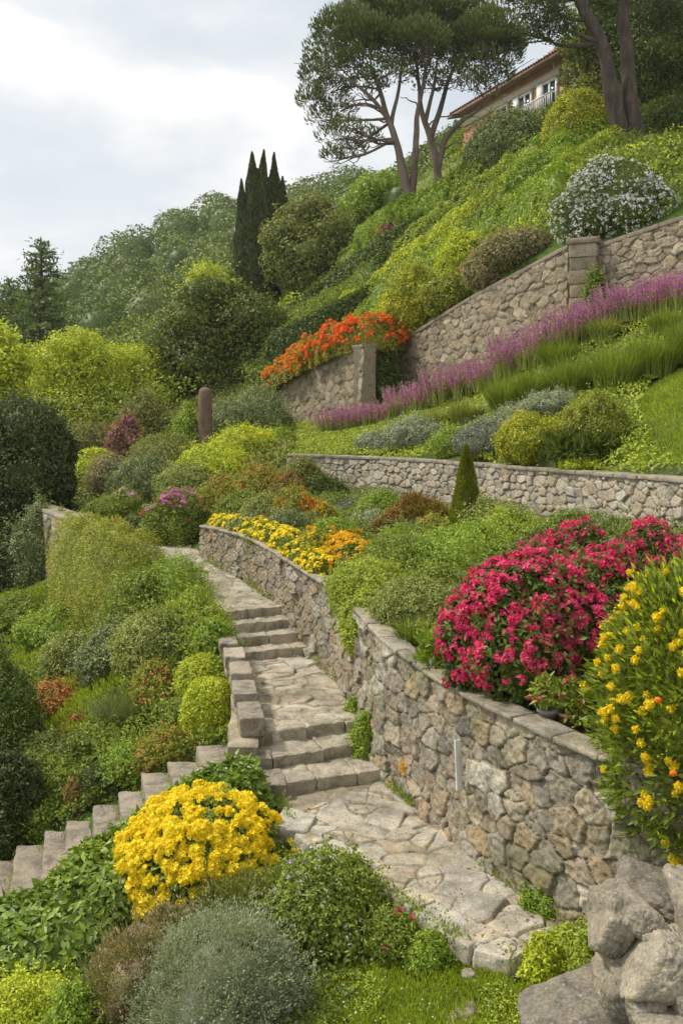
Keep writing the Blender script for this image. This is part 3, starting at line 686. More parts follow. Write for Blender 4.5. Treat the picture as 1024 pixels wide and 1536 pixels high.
def boulder(g, c, R, seed, amp=.14, n=28, sq=9, sid=None, rot=0, flat=0):
    """worn, faceted stone: a rounded intersection of random planes, then weathered"""
    sq = 9 if sq < 4 else sq
    rng = np.random.default_rng(seed+17)
    pl = unit(np.concatenate([np.vstack([np.eye(3), -np.eye(3)])+rng.normal(size=(6, 3))*.16, rng.normal(size=(7, 3))])); hh = np.r_[.80+.12*rng.random(6), .86+.2*rng.random(7)]
    u = np.linspace(0, 2*np.pi, n*2, endpoint=False); v = np.linspace(-np.pi/2, np.pi/2, n)
    U, Vv = np.meshgrid(u, v, indexing='ij'); d = np.stack([np.cos(U)*np.cos(Vv), np.sin(U)*np.cos(Vv), np.sin(Vv)], -1).reshape(-1, 3)
    r = ((np.maximum(d@pl.T, 0)/hh)**sq).sum(-1)**(-1/sq)
    r = r*(1+amp*.5*fbm(d[:, 0]*1.6+seed, d[:, 1]*1.6, d[:, 2]*1.6, 2, seed)+amp*.40*fbm(d[:, 0]*5, d[:, 1]*5, d[:, 2]*5, 6, seed+3))
    cr = np.clip(1-np.abs(fbm(d[:, 0]*2.1+seed*3, d[:, 1]*2.1, d[:, 2]*2.1, 3, seed+8))*16, 0, 1); r = r*(1-.045*cr)*(1+.012*fbm(d[:, 0]*17, d[:, 1]*17, d[:, 2]*17, 3, seed+6))
    p = d*r[:, None]*np.asarray(R); ca, sa = math.cos(rot), math.sin(rot)
    p = np.stack([p[:, 0]*ca-p[:, 2]*sa, p[:, 1], p[:, 0]*sa+p[:, 2]*ca], 1)+np.asarray(c)
    m = n; i = np.arange(2*n)[:, None]*m+np.arange(m-1)[None]; j = ((np.arange(2*n)+1) % (2*n))[:, None]*m+np.arange(m-1)[None]
    g.add(p, np.stack([i.ravel(), j.ravel(), j.ravel()+1, i.ravel()+1], 1), sid=rng.random() if sid is None else sid, joint=0.)
def coping(name, front, zt, parent, mat, slab=.5, t=.07, over=.04, width=.42, seed=1, side=1, bev=.015, n=8, amp=.008):
    line, s = resample(np.column_stack([front, zt]), .05); rng = np.random.default_rng(seed)
    tt = unit(np.gradient(line[:, :2], axis=0)); nr = side*np.stack([-tt[:, 1], tt[:, 0]], 1)
    g = G(); a = 0.; k = 0
    while a < s[-1]-.05:
        b = min(a+slab*(.7+.6*rng.random()), s[-1])
        if s[-1]-b < slab*.35: b = s[-1]
        f = lambda u: (np.array([np.interp(u, s, line[:, i]) for i in range(3)]), unit(np.array([np.interp(u, s, nr[:, i]) for i in range(2)])))
        (p0, n0), (p1, n1) = f(a+.004), f(b-.004)
        o = over+rng.uniform(-.012, .012); w = width+rng.uniform(-.015, .02)
        cs = [p0[:2]+n0*o, p1[:2]+n1*o, p1[:2]-n1*w, p0[:2]-n0*w]
        if side > 0: cs = [cs[0], cs[3], cs[2], cs[1]]
        zc = (p0[2]+p1[2])/2+rng.uniform(-.006, .006); dz = (p1[2]-p0[2])/2
        rough_block(g, cs, zc, zc+t, n, bev, amp, 7, seed*50+k, tilt=(0, dz) if side > 0 else (dz, 0))
        # keep underside parallel with the slope
        a = b; k += 1
    o = obj(name, g.mesh(name, True), mat, parent); return o
def flag_path(name, left, right, zl, zr, res, seed, mat, cell=.36, depth=.022, skirt=.14, rough=.010, parent=None, tag=True):
    L3, s = resample(np.column_stack([left, zl]), res); n = len(L3)
    dr = np.r_[0, np.cumsum(np.linalg.norm(np.diff(np.asarray(right, float), axis=0), axis=1))]
    u = np.linspace(0, dr[-1], n); R3_ = np.stack([np.interp(u, dr, np.column_stack([right, zr])[:, k]) for k in range(3)], 1)
    m = int(np.max(np.linalg.norm(L3[:, :2]-R3_[:, :2], axis=1))/res)+2; f = np.linspace(0, 1, m)
    X = L3[:, 0:1]*(1-f)+R3_[:, 0:1]*f; Y = L3[:, 1:2]*(1-f)+R3_[:, 1:2]*f; Z = L3[:, 2:3]*(1-f)+R3_[:, 2:3]*f
    wx = X+.1*fbm(X*2.2, Y*2.2, 0, 3, seed); wy = Y+.1*fbm(X*2.2+30, Y*2.2, 0, 3, seed+1)
    e, sid, ou, ov = voro(wx, wy, cell*1.25, cell*.95, seed, .46, 2.2, .5)
    k = np.clip(e/.13, 0, 1); pil = np.sqrt(1-(1-k)**2)
    Z = Z+depth*(pil-1)+depth*.8*(sid-.5)*pil+depth*.9*pil*(ou*np.sin(sid*91)+ov*np.cos(sid*57))+rough*fbm(X*9, Y*9, 0, 4, seed+2)+.02*fbm(X*1.2, Y*1.2, 0, 2, seed+5)
    jn = (1-np.clip(e/.10, 0, 1))*.85
    fz = np.clip(fbm(X*2.4, Y*2.4, 5, 4, seed+7)*2.6-.05, 0, 1)*.8; Z = Z-(fz*.6)*(Z-(-0.0+L3[:, 2:3]*(1-f)+R3_[:, 2:3]*f-.006))*(.8)
    jn = np.maximum(jn, fz*(1-k*.3))
    V = np.stack([X, Y, Z], -1)
    # skirt: drop the outer rows
    Vn = np.concatenate([V[:, :1]-[0, 0, skirt], V, V[:, -1:]-[0, 0, skirt]], 1)
    Vn = np.concatenate([Vn[:1]-[0, 0, skirt], Vn, Vn[-1:]-[0, 0, skirt]], 0)
    pad = lambda A: np.pad(A, 1, mode='edge')
    g = G(); g.add(Vn.reshape(-1, 3), grid_faces(Vn.shape[0], Vn.shape[1]), sid=pad(sid).ravel(), joint=pad(jn).ravel())
    o = obj(name, g.mesh(name, True), mat, parent)
    if tag: o['kind'] = 'structure'
    return o
def box(g, lo, hi, M=None, **at):
    lo, hi = np.minimum(lo, hi), np.maximum(lo, hi)
    v = np.array([[x, y, z] for x in (lo[0], hi[0]) for y in (lo[1], hi[1]) for z in (lo[2], hi[2])], float)
    if M is not None: v = v@M[0].T+M[1]
    g.add(v, np.array([[0, 1, 3, 2], [4, 6, 7, 5], [0, 4, 5, 1], [2, 3, 7, 6], [0, 2, 6, 4], [1, 5, 7, 3]]), **at)
def cover(name, mat, region_fn, poly, n, L, asp, seed, lumpH=.15, lumpS=1.0, grow=.3, shell=.5, label=None, spread=.8, ground=True, droop=.2, thr=None):
    """ground cover: leaves over the terrain inside a plan polygon, on small billows"""
    rng = np.random.default_rng(seed); poly = np.array(poly, float)
    lo, hi = poly.min(0), poly.max(0); pts = np.zeros((0, 2))
    while len(pts) < n:
        q = lo+rng.random((n*2, 2))*(hi-lo); ins = np.zeros(len(q), bool); j = len(poly)-1
        for i in range(len(poly)):
            a, b = poly[i], poly[j]
            with np.errstate(divide='ignore', invalid='ignore'):
                c = ((a[1] > q[:, 1]) != (b[1] > q[:, 1])) & (q[:, 0] < (b[0]-a[0])*(q[:, 1]-a[1])/(b[1]-a[1])+a[0])
            ins ^= c; j = i
        q = q[ins]
        if region_fn is not None and len(q): q = q[region_fn(q[:, 0], q[:, 1])]
        if thr is not None and len(q): q = q[fbm(q[:, 0]*thr[0], q[:, 1]*thr[0], 3, 3, seed+1) > thr[1]]
        pts = np.concatenate([pts, q])
    pts = pts[:n]; X, Y = pts.T
    b = 1-1.5*np.abs(vn(X*lumpS, Y*lumpS, 0, seed)); b2 = 1-1.5*np.abs(vn(X*lumpS*2.4, Y*lumpS*2.4, 0, seed+1))
    bump = lumpH*np.clip(.45+.4*b+.3*b2, 0, 1.3)
    hg = hgt(X, Y); z = hg+bump*(1-shell*rng.random(n)**2)+.003
    e = .1; gx = (hgt(X+e, Y)-hg)/e; gy = (hgt(X, Y+e)-hg)/e
    nr = unit(np.stack([-np.clip(gx, -1, 1), -np.clip(gy, -1, 1), np.ones(n)], 1)+rng.normal(size=(n, 3))*.35)
    Lr = L if np.isscalar(L) else L(Y)
    g = G(); leaves(g, np.stack([X, Y, z], 1), nr, Lr, Lr*asp, rng, droop, .2, spread, grow)
    o = obj(name, g, mat); tagp(o, label, 'ground cover', None, 'stuff'); return o
# ------------------------------------------------------------------ camera, light, sky
cam = bpy.data.cameras.new('camera'); cam.sensor_fit = 'VERTICAL'; cam.sensor_height = 36; cam.lens = F/1536*36
cam.shift_y = -(768-HZ)/1536; cam.clip_end = 3000; cam.clip_start = .05
co_ = bpy.data.objects.new('camera', cam); COL.objects.link(co_); co_.rotation_euler = (math.pi/2, 0, 0); sc.camera = co_
SUN_EL, SUN_AZ = math.radians(52), math.radians(-75)   # azimuth from +Y towards +X
sd_ = Vector((math.sin(SUN_AZ)*math.cos(SUN_EL), math.cos(SUN_AZ)*math.cos(SUN_EL), math.sin(SUN_EL)))
sl = bpy.data.lights.new('sun', 'SUN'); sl.energy = 2.5; sl.angle = math.radians(7); sl.color = (1, .95, .86)
so = bpy.data.objects.new('sun', sl); COL.objects.link(so); so.rotation_euler = sd_.to_track_quat('Z', 'Y').to_euler()
w = bpy.data.worlds.new("World"); sc.world = w; w.use_nodes = True; nt = w.node_tree; nt.nodes.clear(); L = nt.links
sky = nt.nodes.new('ShaderNodeTexSky'); sky.sky_type = 'NISHITA'; sky.sun_disc = False; sky.sun_elevation = SUN_EL; sky.sun_rotation = SUN_AZ; sky.dust_density = 2
bg1 = N(nt, 'ShaderNodeBackground', Strength=.15); 
tc = nt.nodes.new('ShaderNodeTexCoord'); mp = nt.nodes.new('ShaderNodeMapping'); mp.inputs['Scale'].default_value = (1, .6, 2.2); mp.inputs['Location'].default_value = (.37, .2, .45)
L.new(tc.outputs['Generated'], mp.inputs[0])
n1 = noise(nt, 2.3, 7, .52, mp.outputs[0], .35)
n2 = noise(nt, 5.5, 6, .55, mp.outputs[0], .2)
ml = N(nt, 'ShaderNodeMath', operation='MULTIPLY_ADD'); L.new(n2, ml.inputs[0]); ml.inputs[1].default_value = .35; L.new(n1, ml.inputs[2])
cf = ramp(nt, ml.outputs[0], [(.52, (.80, .80, .80)), (.68, (.93, .93, .93)), (.78, (1, 1, 1))])
cc = ramp(nt, ml.outputs[0], [(.52, (.66, .71, .75)), (.64, (.76, .80, .825)), (.76, (.97, .96, .95))])
hsv = N(nt, 'ShaderNodeHueSaturation', Saturation=.7, Value=1.0); L.new(sky.outputs[0], hsv.inputs['Color']); L.new(hsv.outputs[0], bg1.inputs[0])
bg2 = N(nt, 'ShaderNodeBackground', Strength=.80); L.new(cc, bg2.inputs[0])
mx = nt.nodes.new('ShaderNodeMixShader'); L.new(cf, mx.inputs[0]); L.new(bg1.outputs[0], mx.inputs[1]); L.new(bg2.outputs[0], mx.inputs[2])
wo = nt.nodes.new('ShaderNodeOutputWorld'); L.new(mx.outputs[0], wo.inputs[0])
vs = sc.view_settings; vs.view_transform = 'Standard'; vs.look = 'None'; vs.gamma = 1; vs.use_curve_mapping = False; vs.exposure = 0.44
cy = sc.cycles; cy.max_bounces = 6; cy.diffuse_bounces = 3; cy.glossy_bounces = 2; cy.transmission_bounces = 3; cy.transparent_max_bounces = 4; cy.caustics_reflective = False; cy.caustics_refractive = False
# ------------------------------------------------------------------ materials
ST = [(.22, .19, .145), (.36, .30, .215), (.26, .235, .19), (.42, .36, .26), (.20, .185, .155), (.37, .285, .18), (.31, .285, .235), (.52, .48, .40)]
M = {}
M['wall'] = stonemat('rubble_stone', ST, (.06, .052, .032), 70, .65, stain=.3, bump=.8, lich=.3)
M['wall2'] = stonemat('pale_fieldstone', [(.40, .35, .26), (.46, .41, .32), (.34, .31, .25), (.52, .47, .38), (.42, .33, .22), (.48, .44, .37)], (.10, .085, .06), 40, .3, bump=.4, lich=.25)
M['wall3'] = stonemat('grey_brown_masonry', [(.25, .205, .14), (.37, .30, .20), (.29, .25, .18), (.42, .355, .25), (.22, .18, .125), (.34, .275, .175)], (.105, .085, .055), 25, .4, bump=.5, lich=.3)
M['cope'] = stonemat('coping_stone', [(.32, .29, .225), (.38, .335, .25), (.29, .26, .21), (.36, .32, .255)], (.15, .13, .1), 60, .6, stain=.4, bump=.7, lich=.45)
M['cope3'] = stonemat('brown_coping_stone', [(.24, .20, .15), (.29, .24, .18), (.26, .22, .17)], (.15, .13, .1), 40, .35, bump=.4, lich=.2)
M['path'] = stonemat('path_stone', [(.46, .42, .34), (.40, .36, .28), (.52, .48, .40), (.44, .37, .27), (.49, .46, .40), (.38, .35, .29)], (.16, .13, .08), 80, .32, stain=.3, bump=.7, lich=.5, mscale=1.1)
M['step'] = stonemat('step_stone', [(.36, .33, .26), (.42, .37, .29), (.39, .36, .30)], (.2, .17, .12), 75, .4, stain=.42, bump=.8, lich=.4)
M['pinkstep'] = stonemat('pinkish_step_stone', [(.26, .225, .18), (.32, .28, .225), (.29, .25, .20)], (.2, .17, .12), 75, .35, stain=.42, bump=.8, lich=.3)
M['boulder'] = stonemat('weathered_boulder', [(.22, .195, .15), (.30, .265, .205), (.19, .172, .14), (.36, .32, .245)], (.12, .10, .08), 45, .35, (.12, .10, .055), bump=1., stain=.5, lich=.5, mscale=2)
M['bark'] = plainmat('bark', [(.04, .03, .022), (.085, .065, .05), (.15, .12, .098)], 6, .9, .7, .05, .1, (1, 1, .25))
M['pinebark'] = plainmat('pine_bark', [(.09, .065, .05), (.19, .145, .11), (.28, .225, .18)], 3, .9, .6, .06, .1, (1, 1, .3))
M['stem'] = plainmat('stem', [(.05, .05, .02), (.10, .09, .04)], 6)
M['terracotta'] = plainmat('terracotta', [(.25, .10, .055), (.33, .16, .09), (.36, .22, .15)], 9, .8, .2)
M['greypot'] = plainmat('grey_clay', [(.16, .155, .15), (.24, .235, .22), (.30, .29, .27)], 9, .8, .2)
lm = leafmat
M['mid'] = lm('mid_green_leaf', [(.05, .10, .02), (.09, .16, .03), (.15, .22, .05)])
M['bright'] = lm('bright_green_leaf', [(.09, .16, .025), (.14, .23, .035), (.22, .30, .06)])
M['fresh'] = lm('fresh_green_leaf', [(.07, .15, .02), (.11, .21, .03), (.17, .27, .05)])
M['broad'] = lm('broad_green_leaf', [(.05, .11, .022), (.08, .16, .03), (.13, .22, .045)], gloss=.5)
M['lime'] = lm('yellow_green_leaf', [(.15, .20, .02), (.25, .30, .03), (.36, .38, .05)])
M['gold'] = lm('golden_leaf', [(.11, .14, .018), (.22, .22, .022), (.38, .34, .035)])
M['dark'] = lm('dark_green_leaf', [(.015, .033, .010), (.027, .052, .015), (.05, .085, .024)], .25)
M['deep'] = lm('deep_green_leaf', [(.022, .048, .011), (.040, .08, .016), (.066, .12, .025)], .25)
M['treeg'] = lm('tree_leaf', [(.032, .060, .012), (.055, .095, .018), (.095, .14, .028)])
M['olive'] = lm('olive_green_leaf', [(.07, .10, .028), (.115, .15, .045), (.17, .20, .07)])
M['olive2'] = lm('olive_yellow_leaf', [(.07, .10, .02), (.12, .16, .025), (.21, .23, .04), (.22, .15, .05)])
M['greygreen'] = lm('grey_green_leaf', [(.055, .098, .05), (.088, .142, .078), (.13, .19, .11)], .2)
M['silver'] = lm('silver_green_leaf', [(.10, .15, .145), (.15, .205, .19), (.20, .27, .25)], .2)
M['sage'] = lm('sage_leaf', [(.08, .13, .04), (.13, .19, .07), (.18, .25, .10)], .25)
M['grass'] = lm('grass_blade', [(.09, .16, .02), (.14, .24, .03), (.22, .31, .05)], .35)
M['bladed'] = lm('dark_grass_blade', [(.05, .10, .018), (.085, .155, .03), (.13, .21, .045)], .3)
M['rusty'] = lm('rusty_leaf', [(.10, .085, .03), (.19, .095, .04), (.14, .14, .04), (.08, .12, .025)])
M['orangeleaf'] = lm('orange_leaf', [(.17, .10, .035), (.28, .14, .05), (.20, .17, .05)])
M['redgreen'] = lm('red_tipped_leaf', [(.06, .11, .02), (.11, .17, .03), (.20, .22, .04), (.32, .07, .05)], vary=.7)
M['purpleleaf'] = lm('purple_leaf', [(.10, .05, .06), (.17, .08, .11), (.15, .13, .05)])
M['mauvegrey'] = lm('mauve_grey_leaf', [(.085, .12, .115), (.13, .155, .175), (.10, .16, .12)], .2)
M['pinkgrey'] = lm('pink_grey_leaf', [(.09, .11, .05), (.15, .145, .095), (.25, .20, .165), (.09, .125, .045)], vary=.6)
M['pine'] = lm('pine_needle', [(.022, .046, .012), (.040, .072, .018), (.07, .108, .03)], .15, .8)
M['cypress'] = lm('cypress_foliage', [(.018, .034, .010), (.030, .052, .014), (.048, .076, .02)], .12)
M['wood'] = lm('far_wood_leaf', [(.030, .068, .014), (.050, .10, .019), (.085, .14, .03)], .2, .09, vary=.25)
M['hill'] = lm('hillside_leaf', [(.025, .055, .011), (.045, .09, .015), (.08, .135, .022), (.15, .20, .033)], .3, .45, vary=.3)
M['vine'] = lm('dry_vine_leaf', [(.08, .11, .03), (.13, .145, .045), (.16, .13, .06)])
pm = petalmat
M['yel'] = pm('yellow_petal', [(.84, .62, .012), (.92, .74, .025), (.94, .80, .06)])
M['yelor'] = pm('amber_petal', [(.75, .36, .01), (.85, .50, .02), (.85, .60, .04)])
M['ball'] = pm('deep_yellow_blossom', [(.88, .66, .015), (.92, .74, .04)])
M['orangeball'] = pm('orange_blossom', [(.80, .20, .015), (.85, .26, .02)])
M['mag'] = pm('crimson_pink_petal', [(.68, .025, .12), (.81, .075, .19), (.88, .20, .31)])
M['pink'] = pm('pink_petal', [(.60, .10, .33), (.70, .22, .48), (.75, .40, .58)])
M['palepink'] = pm('pale_pink_petal', [(.70, .42, .48), (.75, .52, .55)])
M['white'] = pm('white_petal', [(.78, .78, .74), (.85, .85, .82)])
M['lilac'] = pm('lilac_petal', [(.45, .30, .62), (.60, .48, .72), (.72, .66, .80)])
M['purp'] = pm('purple_sage_petal', [(.20, .045, .28), (.29, .075, .38), (.37, .14, .46)], .3)
M['orred'] = pm('orange_red_petal', [(.75, .06, .01), (.82, .15, .015), (.85, .28, .02)])
M['or'] = pm('orange_petal', [(.80, .22, .015), (.85, .33, .03)])
M['red'] = pm('red_petal', [(.60, .02, .03), (.68, .05, .05)])
# ------------------------------------------------------------------ ground sheet
def ground():
    nu = 520; yy = np.r_[np.linspace(-12, 4.6, 26, endpoint=False), np.linspace(4.6, 16, 190, endpoint=False), np.exp(np.linspace(np.log(16), np.log(420), 270))]
    u = np.linspace(-1, 1, nu); u = np.sign(u)*(np.abs(u)**1.25)
    Y = np.repeat(yy[:, None], nu, 1); X = u[None]*(.95*np.maximum(Y, 0)+7)
    Z = hgt(X.ravel(), Y.ravel()).reshape(X.shape)
    Z = Z+.035*fbm(X*1.3, Y*1.3, 0, 4, 3)*(1+Y/40)
    rg = region(X, Y)
    bed = np.where(rg == 1, 1., 0.)+np.where((rg == 2), .25, 0)
    bed = np.where((rg == 0) & (Y < 9) & (X > 1.5), 1, bed)
    g = G(); f = grid_faces(len(yy), nu)[:, ::-1]
    g.add(np.stack([X, Y, Z], -1).reshape(-1, 3), f, bed=bed.ravel())
    m, nt = newmat('ground'); L = nt.links
    b = N(nt, 'ShaderNodeAttribute', attribute_name='bed').outputs['Fac']
    a1 = noise(nt, 1.2, 5, .7); a2 = noise(nt, 18, 5, .7)
    gr = ramp(nt, a2, [(.3, (.045, .075, .015)), (.5, (.08, .135, .022)), (.7, (.13, .19, .035))])
    sl_ = ramp(nt, a2, [(.3, (.06, .045, .03)), (.5, (.115, .09, .06)), (.7, (.19, .155, .11))])
    t = N(nt, 'ShaderNodeMath', operation='MULTIPLY_ADD', use_clamp=True); L.new(a1, t.inputs[0]); t.inputs[1].default_value = 1.6; t.inputs[2].default_value = -.85
    t2 = N(nt, 'ShaderNodeMath', operation='ADD', use_clamp=True); L.new(t.outputs[0], t2.inputs[0]); L.new(b, t2.inputs[1])
    c = mixc(nt, t2.outputs[0], gr, sl_)
    p = N(nt, 'ShaderNodeBsdfPrincipled', Roughness=.95); p.inputs['Specular IOR Level'].default_value = .1; L.new(c, p.inputs['Base Color'])
    bp = N(nt, 'ShaderNodeBump', Strength=.8, Distance=.04); L.new(a2, bp.inputs['Height']); L.new(bp.outputs[0], p.inputs['Normal'])
    o = nt.nodes.new('ShaderNodeOutputMaterial'); L.new(p.outputs[0], o.inputs[0])
    o = obj('ground', g.mesh('ground', True), m); o['kind'] = 'structure'
ground()
# ------------------------------------------------------------------ path
LA = [(1.15, 6.33), (.92, 6.45), (.785, 6.58), (.63, 6.8), (.456, 7.09), (-.07, 7.75), (-.42, 8.33), (-.62, 9.0), (-.62, 9.5)]
RA = [(1.62, 6.72), (1.66, 6.92), (1.55, 7.12), (1.34, 7.54), (1.02, 8.25), (.74, 8.98), (.48, 9.62), (.42, 9.9)]
pA = flag_path('path', LA, RA, [-3.6]*9, [-3.6]*8, .013, 3, M['path'], .27, .028, rough=.016)
LB = [(-.74, 9.95), (-.86, 10.5), (-1.0, 11.2), (-1.15, 11.9), (-1.3, 12.6), (-1.4, 13.2)]
RB = [(.30, 10.5), (.1, 11.68), (-.15, 12.4), (-.37, 13.3), (-.39, 13.6)]
flag_path('path', LB, RB, [-3.26]*6, [-3.26]*5, .016, 8, M['path'], .27, .028, rough=.014)
LC = [(-1.78, 14.05), (-2.1, 15.0), (-2.7, 16.6), (-3.35, 18.0), (-3.9, 19.5), (-4.7, 21.5), (-5.6, 24.2), (-6.2, 27.5)]
RC = [(-.88, 14.5), (-1.3, 15.3), (-1.75, 16.2), (-2.7, 18.0), (-3.0, 19.2), (-3.7, 21.2), (-4.5, 23.8), (-5.0, 27.5)]
flag_path('path', LC, RC, [-2.74, -2.72, -2.6, -2.5, -2.42, -2.2, -1.95, -1.6], [-2.74, -2.7, -2.62, -2.5, -2.42, -2.2, -1.9, -1.58], .035, 12, M['path'], .30)
# large kerb slabs along the open edge of the near landing
r = root('path_edging', 'large worn kerb slabs along the grassy lower edge of the near flagstone path', 'edging', (0, 7, -3.6))
le, s_ = resample(LA[:7], .02); a = 0; k = 0; rn = random.Random(4)
while a < s_[-1]-.15:
    b = min(a+rn.uniform(.24, .42), s_[-1]); i, j = int(a/.02), min(int(b/.02), len(le)-1)
    p0, p1 = le[i], le[j-1]; d = unit(p1-p0); n = np.array([d[1], -d[0]]); w_ = rn.uniform(.2, .34)
    g = G(); rough_block(g, [p0-n*.03+d*.002-[0, 7], p1-n*.03-d*.002-[0, 7], p1+n*w_*rn.uniform(.8, 1.1)-d*.004-[0, 7], p0+n*w_+d*.004-[0, 7]][::-1], -.13, rn.uniform(.0, .012), 26, .016, .022, 7, 70+k)
    obj('kerb_slab', g.mesh('kerb_slab', True), M['path'], r); a = b; k += 1
# ------------------------------------------------------------------ flights of steps
def flight(name, label, noses, rise, z0, mat, seed, deep=.55):
    c = noses[0][0]; r = root(name, label, 'steps', (c[0], c[1], z0))
    for k, (l, rr) in enumerate(noses):
        l = np.array(l)-c[:2]; rr = np.array(rr)-c[:2]; d = unit(rr-l); n = np.array([-d[1], d[0]]); g = G()
        z1 = rise*(k+1); cuts = [0, random.Random(seed+k).uniform(.4, .68), 1] if k % 2 else [0, random.Random(seed+k).uniform(.3, .42), random.Random(seed+k).uniform(.66, .8), 1]
        for q in range(len(cuts)-1):
            a, b = l+(rr-l)*cuts[q]+d*.003, l+(rr-l)*cuts[q+1]-d*.003
            o = random.Random(seed*3+k*5+q).uniform(-.015, .02)
            rough_block(g, [a+n*o, b+n*o, b+n*deep, a+n*deep], z1-rise-.08, z1+random.Random(seed+q+k).uniform(-.005, .006), 40, .016, .022, 10, seed*20+k*4+q, sid=.3+.15*q)
        obj('step', g.mesh('step', True), mat, r)
    return r
flight('stone_steps', 'three broad worn stone steps between the near path and the middle landing', [((-.60, 9.12), (.50, 9.52)), ((-.70, 9.54), (.42, 9.98)), ((-.78, 9.93), (.33, 10.42))], .115, -3.6, M['step'], 3)
flight('stone_steps', 'upper flight of four stone steps rising from the middle landing to the curving path', [((-1.42, 12.92), (-.36, 13.36)), ((-1.53, 13.22), (-.47, 13.68)), ((-1.64, 13.52), (-.60, 14.0)), ((-1.76, 13.82), (-.72, 14.34))], .13, -3.26, M['step'], 7)
# side stair going down to the left
r = root('side_steps', 'straight stair of pinkish grey slabs stepping down to the left behind the leafy hedge', 'steps', (-1.4, 10, -3.62))
BL = [(-1.62, 10.60, -3.62), (-1.95, 10.52, -3.77), (-2.24, 10.54, -3.91), (-2.5, 10.47, -4.08), (-2.79, 10.48, -4.24), (-3.08, 10.45, -4.41), (-3.32, 10.46, -4.53), (-3.64, 10.42, -4.67), (-3.98, 10.42, -4.84), (-4.3, 10.42, -5.0)]
for k, (x, y, z) in enumerate(BL):
    xr = BL[k-1][0] if k else -1.22; o = np.array([-1.4, 10]); sk = .28; y1 = 8.95; rn = random.Random(k)
    f = lambda X_, Y_: np.array([X_+(10.48-Y_)*sk, Y_])-o
    g = G(); rough_block(g, [f(x, y1), f(xr+.05, y1), f(xr+.05, y), f(x, y)], z+3.62-.34, z+3.62+rn.uniform(-.008, .008), 34, .018, .016, 13, 300+k, sid=rn.random())
    obj('step', g.mesh('step', True), M['pinkstep'], r)
# stepped parapet beside the middle landing
r = root('stepped_parapet', 'low stepped parapet of squared blocks edging the left side of the middle landing', 'parapet', (-1.2, 11, -3.4))
BK = [(-.80, 9.78, 10.38, .26, -3.05, .20), (-.93, 10.45, 11.02, .27, -2.985, .16), (-1.05, 11.1, 11.68, .26, -2.93, .16), (-1.20, 11.75, 12.3, .26, -2.9, .15), (-1.37, 12.38, 12.85, .24, -2.875, .14),
      (-.74, 9.52+.38, 10.22, .26, -3.245, .2), (-.70, 9.50, 9.86, .25, -3.37, .2), (-.53, 9.06, 9.5, .36, -3.475, .22)]
for k, (xr, y0_, y1_, w_, z1, h_) in enumerate(BK):
    sk = -.17; a = np.array([xr, y0_]); b = np.array([xr+sk*(y1_-y0_), y1_]); o = np.array([-1.2, 11]); g = G()
    rough_block(g, [a-[w_, .02]-o, a-o, b-o, b-[w_, .02]-o], z1-h_+3.4, z1+3.4, 26, .014, .015, 13, 400+k, sid=.2+.1*(k % 5))
    obj('block', g.mesh('block', True), M['pinkstep'] if k != 3 else M['step'], r)
g = G(); pl = [(-.96, 9.52), (-1.08, 9.9), (-1.2, 10.5), (-1.33, 11.2), (-1.5, 12.0), (-1.65, 12.8)]
rn = random.Random(9)
for k in range(4):      # rubble footing under the blocks
    t = rn.random(); i = min(int(t*5), 4); f_ = t*5-i; x = pl[i][0]*(1-f_)+pl[i+1][0]*f_; y = pl[i][1]*(1-f_)+pl[i+1][1]*f_
    boulder(g, (x+1.2+rn.uniform(.0, .1), y-11, rn.uniform(-.3, .1)), (rn.uniform(.07, .11), rn.uniform(.1, .15), rn.uniform(.08, .13)), 500+k, .14, 12, 3, None, rn.uniform(-.3, .3))
for k, (xr, y0_, y1_, w_, z1, h_) in enumerate(BK[:7]):
    sk = -.17; zc = z1-h_+3.4
    for q in range(3):
        zb_ = max(zc-.15*(q+1), -.5); ya, yb = (y0_, y1_); ins = .012*(q % 2)
        rough_block(g, [(xr-w_+.01+ins+1.2, ya+.03-11), (xr-.01+1.2, ya+.02-11), (xr+sk*(yb-ya)+1.2, yb-11), (xr+sk*(yb-ya)-w_+1.2, yb-11)], zc-.15*(q+1), zc-.15*q-.004, 14, .03, .03, 7, 700+k*4+q, None)
for k, (x, y, z, a_, b_, c_) in enumerate([(-1.05, 9.62, -3.66, .09, .07, .1)]):
    boulder(g, (x+1.2, y-11, z+3.4), (a_, b_, c_), 560+k, .16, 16, 3, None, .2)
rough_block(g, [(.04, -1.5), (.36, -1.5), (.06, 1.6), (-.24, 1.6)], -.45, .14, 16, .03, .03, 4, 77, .4)
obj('rubble_footing', g.mesh('rubble_footing', True), M['wall'], r)
g = G(); rough_block(g, [(-.60, 8.28), (-.3, 8.26), (-.22, 8.6), (-.54, 8.78)], -3.75, -3.57, 24, .02, .014, 5, 90, .8)
o = obj('corner_slab', g.mesh('corner_slab', True), M['path']); tagp(o, 'pale flat slab lying at the path corner beside the yellow flowering bush', 'stone slab')
